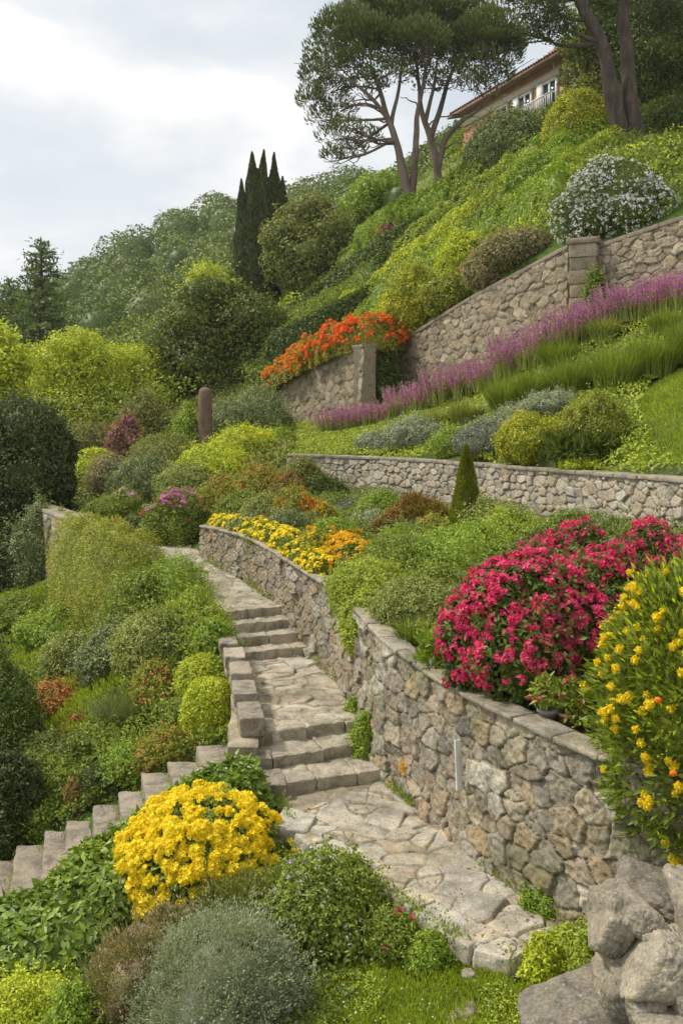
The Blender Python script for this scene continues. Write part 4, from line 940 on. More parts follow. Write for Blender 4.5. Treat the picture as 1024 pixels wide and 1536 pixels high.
# ------------------------------------------------------------------ walls
def wall(name, label, front, zt, zb, res, sw, sh, seed, mat, side=1, cope=None, sm=6, cpm=None, **kw):
    A = np.column_stack([front, zt, zb]); A = smooth_line(A, sm) if sm else A
    o0 = np.array([A[0, 0], A[0, 1], A[0, 3]]); A = A-[o0[0], o0[1], o0[2], o0[2]]
    r = root(name, label, 'wall', tuple(o0))
    cw = kw.pop('cwidth', .44); ct = kw.pop('ct', .07); cs = kw.pop('cslab', .45); cn = kw.pop('cn', 10)
    o = obj('masonry', masonry_mesh('masonry', A[:, :2], A[:, 2], A[:, 3], res, sw, sh, seed, side=side, **kw), mat, r)
    coping('coping', A[:, :2], A[:, 2], r, cpm or M['cope'], cs, ct, .035, cw, seed, side, n=cn)
    return r
W1b = np.array(W1B)-.18
wall('curved_retaining_wall', 'long curving rubble retaining wall with thin coping along the right of the path and steps', W1F, W1Z, W1b, .012, .25, .165, 5, M['wall'], thick=.30, depth=.045, jw=.105, batter=.06, cn=18, cwidth=.21, ct=.042, rough=.026)
wall('terrace_wall', 'low wall of pale rounded fieldstones crossing behind the pink flowering bushes', W2F, [-.80, -.80, -.79, -.79, -.78, -.77, -.76, -.74], [-2.0, -1.95, -1.9, -1.85, -1.8, -1.75, -1.6, -1.4], .018, .20, .14, 9, M['wall2'], thick=.36, depth=.045, jw=.24, batter=.03, ct=.07, rough=.008, cn=6, cslab=.6)
W3kw = dict(sm=0, thick=.45, depth=.06, jw=.2, batter=.03, cslab=1.3, ct=.12, cwidth=.5, rough=.03)
wall('upper_terrace_wall', 'tall rubble wall with brown coping climbing the hillside above the purple flowers', [(2.0, 33.4), (4.0, 29.4), (6.2, 25.55)], [2.9, 3.95, 4.88], [-.2, .8, 2.0], .035, .40, .23, 21, M['wall3'], -1, cpm=M['cope3'], **W3kw)
wall('upper_terrace_wall', 'tall stone wall at the far upper right beneath the white flowering shrub', [(6.75, 25.1), (8.45, 23.1), (11.5, 20.2)], [4.75, 5.12, 5.6], [2.0, 2.3, 2.2], .03, .36, .21, 25, M['wall3'], -1, cpm=M['cope3'], **W3kw)
wall('upper_terrace_wall', 'shorter grey stone wall at the centre topped with orange flowers', W3L, [1.58, 2.65], [-.7, -.3], .045, .5, .28, 29, M['wall3'], -1, cpm=M['cope3'], **W3kw)
wall('upper_terrace_wall', 'return end of the central stone wall, below the dark corner shrub', [(.80, 31.08), (2.1, 33.3)], [2.62, 2.72], [-.3, -.1], .035, .42, .2, 33, M['wall3'], -1, cpm=M['cope3'], **W3kw)
r = root('corner_pier', 'square stone corner pier between the two tall upper walls', 'pier', (6.3, 25.3, 2.))
g = G(); rn = random.Random(3)
for k in range(8):
    z = k*.36
    d = .02*(k % 2); rough_block(g, [(-.22-d, -.35), (.42, -.62-d), (.75, .05), (.1, .45)], z, z+.35, 12, .03, .03, 3, 600+k, None)
obj('masonry', g.mesh('masonry', True), M['wall3'], r); g = G()
rough_block(g, [(-.32, -.40), (.44, -.74), (.86, .1), (.1, .55)], 2.87, 3.02, 14, .03, .02, 3, 620, .4)
obj('capstone', g.mesh('capstone', True), M['cope3'], r)
# left parapet wall under the hanging hedge, beside the upper path
wall('path_parapet_wall', 'weathered rubble wall below the overhanging olive hedge left of the upper path', [(-3.0, 16.0), (-4.1, 17.6), (-5.05, 18.9), (-6.3, 20.6), (-7.6, 22.6)], [-2.5, -2.3, -2.15, -2.0, -1.95], [-3.9, -4.0, -4.2, -4.3, -4.4], .03, .32, .22, 41, M['wall'], 1, depth=.05, thick=.45, sm=5, ct=.08, cwidth=.5)
g = G(); rough_block(g, [(-.35, -.3), (.32, -.22), (.3, .3), (-.3, .25)], 0, .16, 22, .03, .02, 4, 88, .9)
o = obj('cap_slab', g.mesh('cap_slab', True), M['cope'], None, (-6.2, 22.0, -2.2)); tagp(o, 'pale flat capstone showing between shrubs beyond the olive hedge', 'capstone')
# ------------------------------------------------------------------ foreground pillar of boulders and loose rocks
r = root('stone_pillar', 'rough pillar of big weathered boulders in the lower right corner', 'pillar', (1.72, 4.6, -3.8))
def bl(px, py, Y, rx, ry, rz, seed, rot=0, name='boulder', sid=None, amp=.14, sq=2.8):
    c = P(px, py, Y)-np.array([1.72, 4.6, -3.8]); g = G(); boulder(g, c, (rx, ry, rz), seed, amp*1.25, 72, sq, sid, rot); obj(name, g.mesh(name, True), M['boulder'], r)
bl(925, 1382, 4.62, .13, .2, .20, 1, .15, sid=.1, sq=2.4)
bl(918, 1392, 4.55, .10, .2, .13, 21, -.35, sid=.2)
bl(1000, 1362, 4.75, .24, .26, .105, 2, -.30, name='cap_boulder', sid=.6, sq=2.6)
bl(956, 1368, 4.50, .085, .16, .07, 22, -.7, sid=.5)
bl(990, 1408, 4.42, .13, .14, .045, 3, -.52, sid=.4)
bl(993, 1450, 4.32, .135, .2, .165, 4, -.55, sid=.95, amp=.1, sq=3.2)
bl(925, 1455, 4.55, .085, .16, .10, 5, .5, sid=.3)
bl(930, 1500, 4.42, .10, .18, .16, 6, .55, sid=.5)
bl(965, 1512, 4.30, .11, .2, .17, 7, .35, sid=.35)
bl(1022, 1500, 4.22, .07, .15, .10, 8, .2, sid=.75)
bl(1045, 1400, 4.6, .16, .3, .3, 9, 0, sid=.35)
bl(1010, 1560, 4.2, .2, .25, .16, 10, 0, sid=.4)
bl(1060, 1500, 4.5, .25, .3, .3, 23, 0, sid=.4)
g = G(); rough_block(g, [(-.30, .10), (.5, -.12), (.62, .42), (-.22, .40)], -.1, 1.36, 44, .06, .07, 5, 31, .1, joint=.75)
for k, (px, py, Y, rx, rz, ro) in enumerate([(905, 1425, 4.63, .045, .06, .2), (950, 1408, 4.5, .05, .05, 0), (955, 1455, 4.5, .04, .07, .3), (905, 1478, 4.6, .05, .07, 0), (950, 1530, 4.45, .06, .06, .4), (1012, 1432, 4.45, .05, .04, 0), (985, 1505, 4.4, .05, .045, .3), (920, 1345, 4.75, .08, .05, -.2), (965, 1335, 4.95, .1, .05, -.1)]):
    boulder(g, P(px, py, Y)-np.array([1.72, 4.6, -3.8]), (rx, .1, rz), 640+k, .2, 22, 9, None, ro)
obj('packing_stone', g.mesh('packing_stone', True), M['wall'], r)
def rock(px, py, Y, R, seed, label, rot=0, sid=.4, mat='boulder', sq=2.4):
    g = G(); boulder(g, (0, 0, 0), R, seed, .16, 40, sq, sid, rot); o = obj('rock', g.mesh('rock', True), M[mat], None, tuple(P(px, py, Y))); tagp(o, label, 'rock'); return o
rock(872, 1545, 4.75, (.33, .35, .16), 41, 'broad buff boulder at the foot of the rough stone pillar', .25, .55)
rock(702, 1462, 6.35, (.055, .07, .03), 42, 'small pinkish stone in the grass below the end of the path', .1, .9)
rock(694, 1524, 5.95, (.12, .12, .05), 43, 'flat brown stone half buried in the grass at the bottom edge', .3, .2)
# ------------------------------------------------------------------ ground cover
def on_stair(X, Y): return (Y > 8.9) & (Y < 10.5) & (X < -1.1+(10.48-Y)*.28) & (X > -4.5)
offp = lambda X, Y: ~on_path(X, Y) & ~on_stair(X, Y)
cover('grass', M['grass'], offp, [(-1.2, 4.2), (-1.0, 6.9), (.2, 7.2), (1.2, 6.2), (2.1, 6.6), (2.3, 4.2)], 75000, .034, .28, 1, .05, 2.5, grow=.7, label='short bright grass and clover below the end of the path', thr=(1.3, -.65))
cover('clover', M['bright'], offp, [(-.6, 4.8), (-.5, 6.9), (.6, 6.8), (1.2, 6.2), (2.1, 6.5), (2.2, 4.8)], 26000, .02, .8, 2, .075, 2.5, grow=.0, label='low clover leaves growing through the grass', thr=(1.7, -.1))
def tinyflowers(name, mat, poly, n, r, zoff, seed, label):
    rng = np.random.default_rng(seed); q = np.array(poly); p = q[0]+rng.random((n, 2))*(q[1]-q[0]); p = p[offp(p[:, 0], p[:, 1])]
    z = hgt(p[:, 0], p[:, 1])+zoff*(.6+.5*rng.random(len(p))); g = G(); nr = unit(rng.normal(size=(len(p), 3))*.4+[0, 0, 1])
    floret(g, np.column_stack([p, z]), nr, r, rng); tagp(obj(name, g, mat), label, 'wild flowers', None, 'stuff')
tinyflowers('daisies', M['white'], [(-.5, 5.0), (2.0, 6.6)], 420, .0065, .07, 3, 'tiny white wild flowers scattered through the near grass')
cover('undergrowth', M['deep'], offp, [(-6.5, 3.), (-6.5, 11), (-1.3, 10.9), (-1.1, 9.0), (-.6, 8.4), (.4, 7.), (-.9, 4.), (-1, 3)], 40000, .045, .6, 4, .16, 1.6, grow=.2, label='dark low undergrowth around the stair and the near shrubs')
cover('slope_greenery', M['mid'], offp, [(-1.2, 10.6), (-4.6, 10.6), (-13, 17), (-14, 26), (-8, 24.5), (-5.6, 19.6), (-3.2, 16.2), (-1.7, 13)], 90000, .06, .55, 5, .35, .9, grow=.3, label='tangled mid green plants covering the steep bank left of the path')
cover('slope_grass', M['grass'], offp, [(-2.4, 12), (-8, 13), (-13, 20), (-12, 24), (-6.2, 19.6), (-3.4, 16), (-2., 13.5)], 60000, .085, .16, 6, .40, .9, grow=.9, label='pale green grasses waving over the left bank', thr=(.5, -.05))
reg = lambda k: (lambda X, Y: (region(X, Y) == k) & offp(X, Y))
cover('bed_plants', M['mid'], reg(1), [(3, 5.5), (6.5, 9.5), (4.9, 13.2), (2.6, 18), (0, 22), (-3.6, 22.5), (-2.6, 18), (-.4, 13), (1, 8)], 60000, .045, .6, 7, .22, 1.4, grow=.2, label='low leafy planting covering the soil of the flower bed', thr=(.9, -.12))
cover('bed_plants_grey', M['greygreen'], reg(1), [(3, 8), (6, 10), (4.9, 13.2), (2.6, 18), (0, 22), (-3.6, 22.5), (-2.6, 18), (-.4, 14), (1, 10)], 30000, .045, .4, 8, .3, 1.2, grow=.3, label='grey green low planting among the flowers of the bed', thr=(.8, .05))
LAWN = [(4.5, 15.8), (6.3, 9.8), (16, 10), (13, 17.), (7.9, 19.6), (6.2, 18.4), (5.3, 17.2)]
cover('lawn', M['grass'], reg(2), LAWN, 110000, .07, .22, 9, .03, 1.5, grow=.9, label='smooth mown lawn on the slope behind the terrace wall')
cover('terrace_cover', M['bright'], reg(2), [(4.9, 13.4), (5.4, 17), (6.2, 18.6), (9, 20.2), (7, 24), (3, 30), (1, 31), (-2.5, 37), (-6, 36), (-3, 24.5), (1.8, 20.8)], 70000, .07, .6, 10, .22, .8, grow=.2, label='light green ground cover spreading behind the terrace wall')
cover('garden_cover', M['olive'], lambda X, Y: offp(X, Y) & (hgt(X, Y) > -2.9), [(-2.2, 22.6), (-3, 19.6), (-8, 23.5), (-16, 26), (-17, 44), (-4, 44), (-2.7, 37), (-1.2, 24)], 60000, .11, .6, 11, .45, .5, grow=.2, label='mixed green and tawny planting filling the garden slope on the left')
HP = [(11, 21.8), (6.6, 26), (2.2, 34), (.5, 33), (-2.7, 39.5), (-6, 46), (-3, 58), (4, 66), (16, 62), (24, 50), (22, 34)]
cover('hillside_cover', M['hill'], reg(3), HP, 90000, lambda Y: .0040*Y, .6, 12, .75, .42, grow=.15, label='lush green and yellow ground cover over the hillside above the tall wall')
cover('hillside_herbs', M['mid'], reg(3), HP, 70000, lambda Y: .0042*Y, .5, 32, 1.15, .33, grow=.3, label='darker leafy herbs in patches over the hillside above the tall wall', thr=(.22, .02))
cover('hillside_bloom', M['lime'], reg(3), HP, 12000, lambda Y: .0036*Y, .6, 36, 1.1, .5, grow=.1, label='patches of yellowish low plants on the hillside above the tall wall', thr=(.3, .12))
cover('hillside_cover_dark', M['deep'], reg(3), [(-6, 44), (-30, 50), (-40, 80), (-10, 100), (30, 110), (45, 70), (25, 50), (5, 66), (-4, 58)], 60000, lambda Y: .0042*Y, .6, 13, 2.0, .18, grow=.15, label='dense dark scrub on the upper hillside and behind the trees')
cover('valley_scrub', M['mid'], None, [(-7, 36), (-26, 30), (-60, 60), (-60, 100), (-6, 98), (-4, 58)], 60000, lambda Y: .0042*Y, .6, 14, 2.2, .16, grow=.15, label='mixed green scrub in the dip in front of the wooded hill')
# ------------------------------------------------------------------ far wooded hill
def far_wood():
    rng = np.random.default_rng(5); g = G(); pts = []
    for _ in range(9000):
        Y = rng.uniform(88, 205); px = rng.uniform(-150, 560); X = (px-512)/F*Y
        if all((X-a)**2+(Y-b)**2 > (4.6+Y*.014)**2 for a, b in pts): pts.append((X, Y))
        if len(pts) > 640: break
    P_ = np.array(pts); Z = hgt(P_[:, 0], P_[:, 1])
    for i, ((x, y), z) in enumerate(zip(pts, Z)):
        r = rng.uniform(2.5, 4.0)+y*.004; h = r*rng.uniform(.95, 1.3); c = (x, y, z+h*.45)
        L_ = .0036*y; n = int(min(5000, 17*(r/L_)**2)); p, nr = star_points(n, c, (r, r, h, h*.9), .2, i, rng, .05, -.3, gaps=.12, lf=2.8)
        leaves(g, p, nr, L_, L_*.75, rng, .1, .3, .7); core(g, c, (r, r, h, h), .2, i, .68, 2.8, nu=12, nv=8)
    tagp(obj('far_wood', g, M['wood']), 'hazy green wood of rounded crowns covering the distant hill', 'wood', None, 'stuff')
far_wood()
# ------------------------------------------------------------------ trees
def lobes_dome(n, px, py, rx, ry, r0, r1, seed, ymin=-1., dy=0., fill=.7):
    rn = random.Random(seed); o = []
    for i in range(n):
        a = i*2.39996+rn.random()*.6; q = math.sqrt((i+.5)/n); x = math.cos(a)*q; y = math.sin(a)*q
        if y < ymin: y = ymin*rn.random()
        r = rn.uniform(r0, r1)*(1.15-.4*q); o.append((px+x*rx*fill, py-y*ry*fill, r, r*.85, rn.uniform(-1, 1)*rx*.6*math.sqrt(max(0, 1-q*q))/F*(dy or 45)))
    return o
# umbrella pines
def pine(label, Y, base, stems, crown, seed, bare):
    px, py = base; X = (px-512)/F*Y; z = hz(X, Y); o0 = np.array([X, Y, z-.2]); r = root('umbrella_pine', label, 'tree', tuple(o0), 'umbrella pines on the ridge')
    rng = np.random.default_rng(seed); gt = G(); ends = []
    for pl, r0, r1 in stems:
        q = np.array([P(a, b, Y+dy)-o0 for a, b, dy in pl]); q[0] = q[0] if pl[0][:2] != base else (0, 0, 0); q = smooth_line(q, 6)
        q[:, 0] += .06*fbm(q[:, 2]*.9, seed, 0, 2)
        rad = np.linspace(r0, r1, len(q)); v, f, c = tube(q, rad, 9, .1, seed); gt.add(v, f, c); ends.append((q, rad))
    obj('trunk', gt.mesh('trunk', True), M['pinebark'], r)
    g = G(); gb = G()
    for i, (a, b, rx, ry, dens) in enumerate(crown):
        dY = rng.uniform(-1, 1)*2.2; c = P(a, b, Y+dY)-o0; R = rx/F*Y; Rz = ry/F*Y
        n = int((2300 if b < 72 else 1000)*dens); p, nr = star_points(n, c, (R, R*1.1, Rz, Rz*.6), .4, seed+i, rng, .2, -.5, gaps=.6, lf=3.6)
        p[:, 2] += .0; leaves(g, p, unit(nr+[0, 0, .7]), .21, .075, rng, 0, .2, .9, .7, .25)
        if dens > 1.25: core(g, c+[0, 0, -Rz*.05], (R, R, Rz*.8, Rz*.35), .35, seed+i, .5, nu=10, nv=6)
        q, rd = min(ends, key=lambda e: np.min(np.linalg.norm(e[0][len(e[0])//2:]-c, axis=1)+6*(e[0][len(e[0])//2:, 2] > c[2])))
        k = len(q)//2+int(np.argmin(np.linalg.norm(q[len(q)//2:]-c, axis=1)+6*(q[len(q)//2:, 2] > c[2]-.3)))
        a0 = q[k]; mid = (a0+c)/2+rng.normal(size=3)*.22+[0, 0, -.15]; bl_ = smooth_line([a0, mid, c-[0, 0, Rz*.2]], 5)
        v, f, cp = tube(bl_, min(rd[k]*.6, .085)*(1-.75*np.linspace(0, 1, len(bl_))), 5); gb.add(v, f, cp)
        for _ in range(9):
            s0 = bl_[rng.integers(4, len(bl_))]; e = c+rng.normal(size=3)*np.array([R, R, Rz])*.55; m2 = (s0+e)/2+rng.normal(size=3)*.15
            v, f, cp = tube(smooth_line([s0, m2, e], 3), np.linspace(.03, .012, 7), 4); gb.add(v, f, cp)
    for pl in bare:
        q = smooth_line(np.array([P(a, b, Y+rng.uniform(-.5, .5))-o0 for a, b in pl]), 5); q += rng.normal(size=q.shape)*.03
        v, f, cp = tube(q, np.linspace(.05, .014, len(q)), 5); gb.add(v, f, cp)
    obj('branches', gb.mesh('branches', True), M['pinebark'], r); obj('crown', g.mesh('crown'), M['pine'], r)
pine('left umbrella pine whose forked trunk leans left over the ridge', 45.3, (624, 342),
 [([(624, 342, 0), (616, 305, 0), (606, 265, 0), (594, 215, 0), (582, 178, 0), (570, 140, .4), (556, 100, .6)], .27, .08), ([(617, 300, 0), (621, 250, .3), (624, 200, .4), (628, 160, .2), (640, 90, .2)], .22, .07), ([(582, 178, 0), (560, 150, -.5), (530, 125, -.8), (500, 110, -1)], .12, .04), ([(586, 190, 0), (596, 140, .6), (604, 90, .8)], .12, .05)],
 [(560, 28, 44, 24, 1.5), (520, 48, 40, 26, 1.5), (600, 40, 44, 28, 1.5), (556, 62, 40, 24, 1.3), (488, 84, 28, 26, 1.), (508, 104, 26, 22, .8), (474, 112, 20, 26, .8), (466, 150, 17, 22, .7), (496, 136, 22, 18, .6), (545, 92, 32, 20, .9), (596, 78, 36, 24, 1.1), (628, 62, 36, 24, 1.2), (484, 178, 20, 16, .4), (510, 164, 22, 16, .4), (500, 205, 22, 18, .4), (528, 226, 20, 14, .35), (520, 192, 20, 14, .3), (548, 128, 26, 16, .5), (580, 112, 28, 18, .6), (590, 12, 36, 18, 1.4), (498, 235, 14, 12, .3), (552, 205, 18, 12, .25)], 100,
 [[(592, 212), (572, 210), (548, 216), (520, 232)], [(584, 185), (560, 178), (530, 186), (505, 200)], [(580, 176), (556, 160), (520, 160), (485, 172)], [(560, 150), (535, 150), (500, 158)]])
pine('right umbrella pine with a swept branch reaching towards the house', 46.2, (654, 330),
 [([(654, 330, 0), (657, 290, 0), (656, 258, 0), (650, 225, 0), (642, 198, 0), (632, 165, 0), (628, 130, .3), (622, 80, .5)], .26, .07), ([(655, 262, 0), (662, 228, 0), (670, 204, -.2), (692, 182, -.4), (715, 166, -.5), (734, 148, -.6)], .17, .05), ([(645, 205, 0), (660, 165, .4), (672, 120, .6), (690, 80, .8)], .16, .06), ([(638, 182, 0), (650, 130, -.4), (656, 80, -.4)], .11, .05)],
 [(640, 24, 48, 26, 1.6), (690, 32, 46, 28, 1.6), (735, 52, 40, 28, 1.5), (660, 58, 44, 26, 1.4), (706, 68, 42, 26, 1.4), (752, 84, 28, 24, 1.2), (672, 88, 36, 22, .9), (722, 98, 34, 20, .9), (640, 92, 34, 20, .7), (690, 116, 28, 16, .5), (742, 116, 24, 16, .6), (615, 104, 26, 16, .5), (664, 10, 40, 18, 1.4), (712, 128, 22, 14, .35), (650, 130, 24, 14, .3), (766, 66, 18, 18, .9)], 200,
 [[(640, 190), (655, 178), (690, 172), (720, 176)], [(633, 165), (615, 150), (600, 146)], [(662, 228), (680, 214), (700, 214)]])
# trees of the right hand ridge
tree('oak_tree', 'tall tree with the left of two thick dark trunks, its crown beyond the top edge', 'tree', M['dark'], M['bark'], 943, 240, 34.6, [(815, 8, 34, 26, -1), (858, -34, 60, 40), (785, -8, 26, 16, 0, .35), (838, 40, 26, 22, -1, .5), (900, -60, 70, 46), (800, 44, 16, 14, -1, .3), (770, -14, 30, 12, 0, .4)], .36, .11, nper=2200, gaps=.5, shell=.3,
 stems=[[(0, 0, 0), (-.55, 0, 2.1), (-.95, 0, 4.2), (-1.75, 0, 5.9), (-2.6, 0, 7.6), (-3.4, 0, 9.4)]], co=0)
tree('oak_tree', 'tall tree with the right of two thick dark trunks, straight and heavy', 'tree', M['dark'], M['bark'], 960, 238, 34.9, [(950, -50, 70, 46), (1000, -20, 50, 34), (1030, 30, 40, 34, 1), (905, 6, 34, 20, 1, .5), (985, 28, 30, 22, 1, .7)], .36, .11, nper=2200, gaps=.45, shell=.25,
 stems=[[(0, 0, 0), (-.36, 0, 2.2), (-.52, 0, 4.), (-.60, 0, 5.8), (-.5, 0, 7.8), (-.2, 0, 9.5)]], co=0, branch=False)
tree('evergreen_tree', 'large dark evergreen filling the upper right corner behind the trunks', 'tree', M['deep'], M['bark'], 1010, None, 42, [(985, 70, 58, 52), (1040, 90, 54, 60), (960, 110, 40, 44), (1000, 140, 46, 40), (930, 40, 40, 40), (1050, 30, 60, 50), (1070, 160, 50, 50), (990, 10, 60, 44)], .4, .15, nper=4200)
tree('evergreen_tree', 'olive green tree with hanging leaves between the house and the trunks', 'tree', M['olive'], M['bark'], 868, None, 43, [(872, 110, 28, 36), (895, 70, 36, 40), (880, 150, 36, 30), (905, 120, 30, 40), (862, 66, 22, 20, 0, .5), (895, 20, 36, 34)], .3, .15, nper=3000, gaps=.4, shell=.2)
shrub('shrub', 'rounded dark bush right of the two thick trunks under the corner evergreen', 'bush', M['deep'], 1010, 150, 120, Y=36, leaf=.1)
shrub('shrub', 'shadowed green shrub close behind the base of the two thick trunks', 'bush', M['mid'], 905, 205, 70, Y=37, leaf=.1)
# cypresses
def cypress(label, px, base, Y, spires, wpx, seed):
    X = (px-512)/F*Y; z = hz(X, Y); r = root('cypress', label, 'tree', (X, Y, z-.2), 'dark cypresses in front of the wooded hill'); rng = np.random.default_rng(seed); g = G(); gt = G()
    for i, (sx, top, wd) in enumerate(spires):
        H = (HZ-top)/F*Y-z+.2; R = wd/2/F*Y; n = 12000; t = rng.random(n)**.9; a = rng.random(n)*6.283
        cx = (sx-px)/F*Y; pr = np.minimum(1, t/.2)**.5*(1-t**1.5)**.85; bx = .9+.6*vn(np.cos(a)*1.6, np.sin(a)*1.6, t*H*.9, seed+i)+.18*vn(np.cos(a)*4, np.sin(a)*4, t*H*2.2, seed+i+3)
        rad = R*pr*bx*(1-np.minimum(rng.exponential(.1, n), .5)); p = np.stack([cx*(.35+.65*t)+np.cos(a)*rad, np.sin(a)*rad, t*H], 1)
        nr = np.stack([np.cos(a)*.3, np.sin(a)*.3, 1+0*a], 1); leaves(g, p, unit(nr), .17, .07, rng, 0, .0, .3, .9)
        tt = np.linspace(0.02, .97, 14); ring = np.linspace(0, 6.283, 10, endpoint=False); pr = np.minimum(1, tt/.2)**.5*(1-tt**1.5)**.85
        V = np.stack([cx*(.35+.65*tt)[:, None]+np.cos(ring)[None]*(R*.62*pr)[:, None], np.sin(ring)[None]*(R*.62*pr)[:, None], np.repeat((tt*H)[:, None], 10, 1)], -1).reshape(-1, 3)
        ii = np.arange(13)[:, None]*10; jj = np.arange(10)[None]; g.add(V, np.stack([(ii+jj).ravel(), (ii+(jj+1) % 10).ravel(), (ii+10+(jj+1) % 10).ravel(), (ii+10+jj).ravel()], 1))
    v, f, c = tube([(0, 0, 0), (0, 0, 1.2), (0, 0, 3)], [.3, .22, .15], 8); gt.add(v, f, c)
    obj('trunk', gt.mesh('trunk'), M['bark'], r); obj('crown', g.mesh('crown'), M['cypress'], r)
cypress('broad dark cypress with two close pointed tips, left of the pair', 380, 430, 58, [(378, 231, 60), (396, 228, 54), (362, 272, 48), (386, 256, 76)], 62, 3)
cypress('slimmer dark cypress with one sharp tip, right of the pair', 415, 430, 59, [(411, 232, 46), (424, 268, 42), (400, 272, 50)], 40, 4)
tree('olive_tree', 'dusky olive green tree with loose sprays just right of the cypresses', 'tree', M['olive'], M['bark'], 462, None, 56, [(450, 340, 40, 30), (490, 345, 38, 28), (420, 355, 26, 22), (470, 375, 50, 32), (430, 395, 36, 30), (500, 385, 44, 34), (466, 312, 26, 18), (525, 375, 34, 30), (470, 415, 50, 34)], .3, .2, nper=2300, gaps=.3)
tree('broadleaf_tree', 'fresh green tree on the ridge just left of the pine trunks', 'tree', M['fresh'], M['bark'], 572, None, 60, [(570, 285, 34, 24), (548, 310, 34, 26), (592, 312, 34, 28), (575, 335, 44, 30), (540, 345, 34, 28), (606, 350, 30, 28)], .3, .22, nper=2000)
tree('broadleaf_tree', 'yellow green tree on the skyline behind the pine trunks', 'tree', M['lime'], M['bark'], 672, None, 58, [(700, 262, 26, 20), (672, 285, 30, 22), (645, 302, 28, 22), (722, 246, 24, 20), (690, 296, 40, 26)], .2, .16, nper=3200, co=.3)
tree('dense_tree', 'large dense dark green tree with layered leaf clumps left of the hillside hedges', 'tree', M['treeg'], M['bark'], 335, None, 46,
 [(330, 465, 48, 34), (290, 480, 44, 32), (375, 478, 44, 32), (262, 515, 40, 30), (410, 500, 36, 28), (330, 510, 56, 36), (290, 545, 50, 32), (375, 535, 50, 34), (250, 555, 30, 26), (420, 530, 26, 26), (330, 575, 60, 32), (285, 590, 44, 26), (380, 575, 40, 26), (310, 442, 36, 22), (350, 448, 30, 20), (300, 610, 44, 24)], .4, .17, nper=2600, lump=.3, gaps=.2)
shrub('shrub', 'lime topped young tree crown rising behind the large dense tree', 'tree', M['lime'], 318, 412, 90, Y=49, leaf=.16, lump=.3)
def ygtree(label, px, Y, lobes, tr=.2, mat='lime'): tree('young_tree', label, 'tree', M[mat], M['bark'], px, None, Y, lobes, tr, .15, nper=2000, gaps=.5, shell=.25, lump=.3, co=.35, group='yellow green young trees on the left')
ygtree('airy yellow green tree standing left of the dense dark tree', 115, 43, [(115, 515, 36, 20), (80, 540, 36, 26), (150, 540, 38, 26), (115, 560, 46, 28), (65, 580, 30, 24), (160, 580, 36, 26), (110, 605, 50, 26), (140, 620, 36, 20)])
ygtree('lower yellow green tree touching the dense dark tree', 205, 44, [(205, 540, 34, 22), (225, 570, 30, 26), (185, 580, 32, 26), (215, 605, 36, 26), (190, 630, 40, 24), (240, 600, 20, 20)])
ygtree('bright yellow green tree cut by the left edge of the picture', -10, 31, [(-10, 510, 34, 24), (18, 545, 26, 26), (-15, 560, 40, 30), (10, 585, 30, 24), (-30, 600, 40, 30)], .25)
tree('big_shrub', 'very large blackish green rounded bush at the left edge', 'bush', M['dark'], M['bark'], 30, None, 23.5, [(30, 650, 60, 50), (75, 680, 34, 44), (-20, 680, 60, 60), (40, 715, 62, 50), (85, 725, 24, 34), (10, 760, 70, 40), (60, 765, 44, 30)], .15, .09, nper=6500, lump=.2, gaps=.15, shell=.1)
# conifer on the left, thin whorled branches
def conifer(label, px, Y, top, hw, seed):
    X = (px-512)/F*Y; z = hz(X, Y); H = (HZ-top)/F*Y-z; r = root('conifer', label, 'tree', (X, Y, z-.2)); rng = np.random.default_rng(seed); g = G(); gb = G(); gt = G()
    v, f, c = tube([(0, 0, 0), (.1, 0, H*.5), (0, 0, H)], [.32, .2, .03], 8); gt.add(v, f, c)
    for k in range(60):
        t = .25+.74*(k/60); a = k*2.4+rng.random(); ln = hw/F*Y*(1-t)**.75*1.5*(.6+.6*rng.random())+.25; d = np.array([math.cos(a), math.sin(a), 0])
        s0 = np.array([0, 0, t*H]); q = np.array([s0, s0+d*ln*.5+[0, 0, .12], s0+d*ln-[0, 0, .15-.2*t]]); bl_ = smooth_line(q, 4); v, f, c = tube(bl_, np.linspace(.05, .015, len(bl_)), 4); gb.add(v, f, c)
        m = int(46*ln); u = rng.random(m)**.7; p = s0+d*ln*u[:, None]+rng.normal(size=(m, 3))*np.array([.22, .22, .07])*(.4+u[:, None])+np.cross(d, [0, 0, 1])*(rng.normal(size=m)*.22*ln*(1-u*.5))[:, None]
        leaves(g, p, np.tile(d+[0, 0, .4], (m, 1)), .38, .15, rng, .2, .6, .5, .3)
    obj('trunk', gt.mesh('trunk'), M['bark'], r); obj('branches', gb.mesh('branches'), M['bark'], r); obj('crown', g.mesh('crown'), M['wood'], r)
conifer('tall conifer with spaced whorled branches on the far left skyline', 62, 72, 355, 46, 8)
conifer('hazy shorter conifer beside the tall one at the left edge', 14, 80, 415, 44, 9)
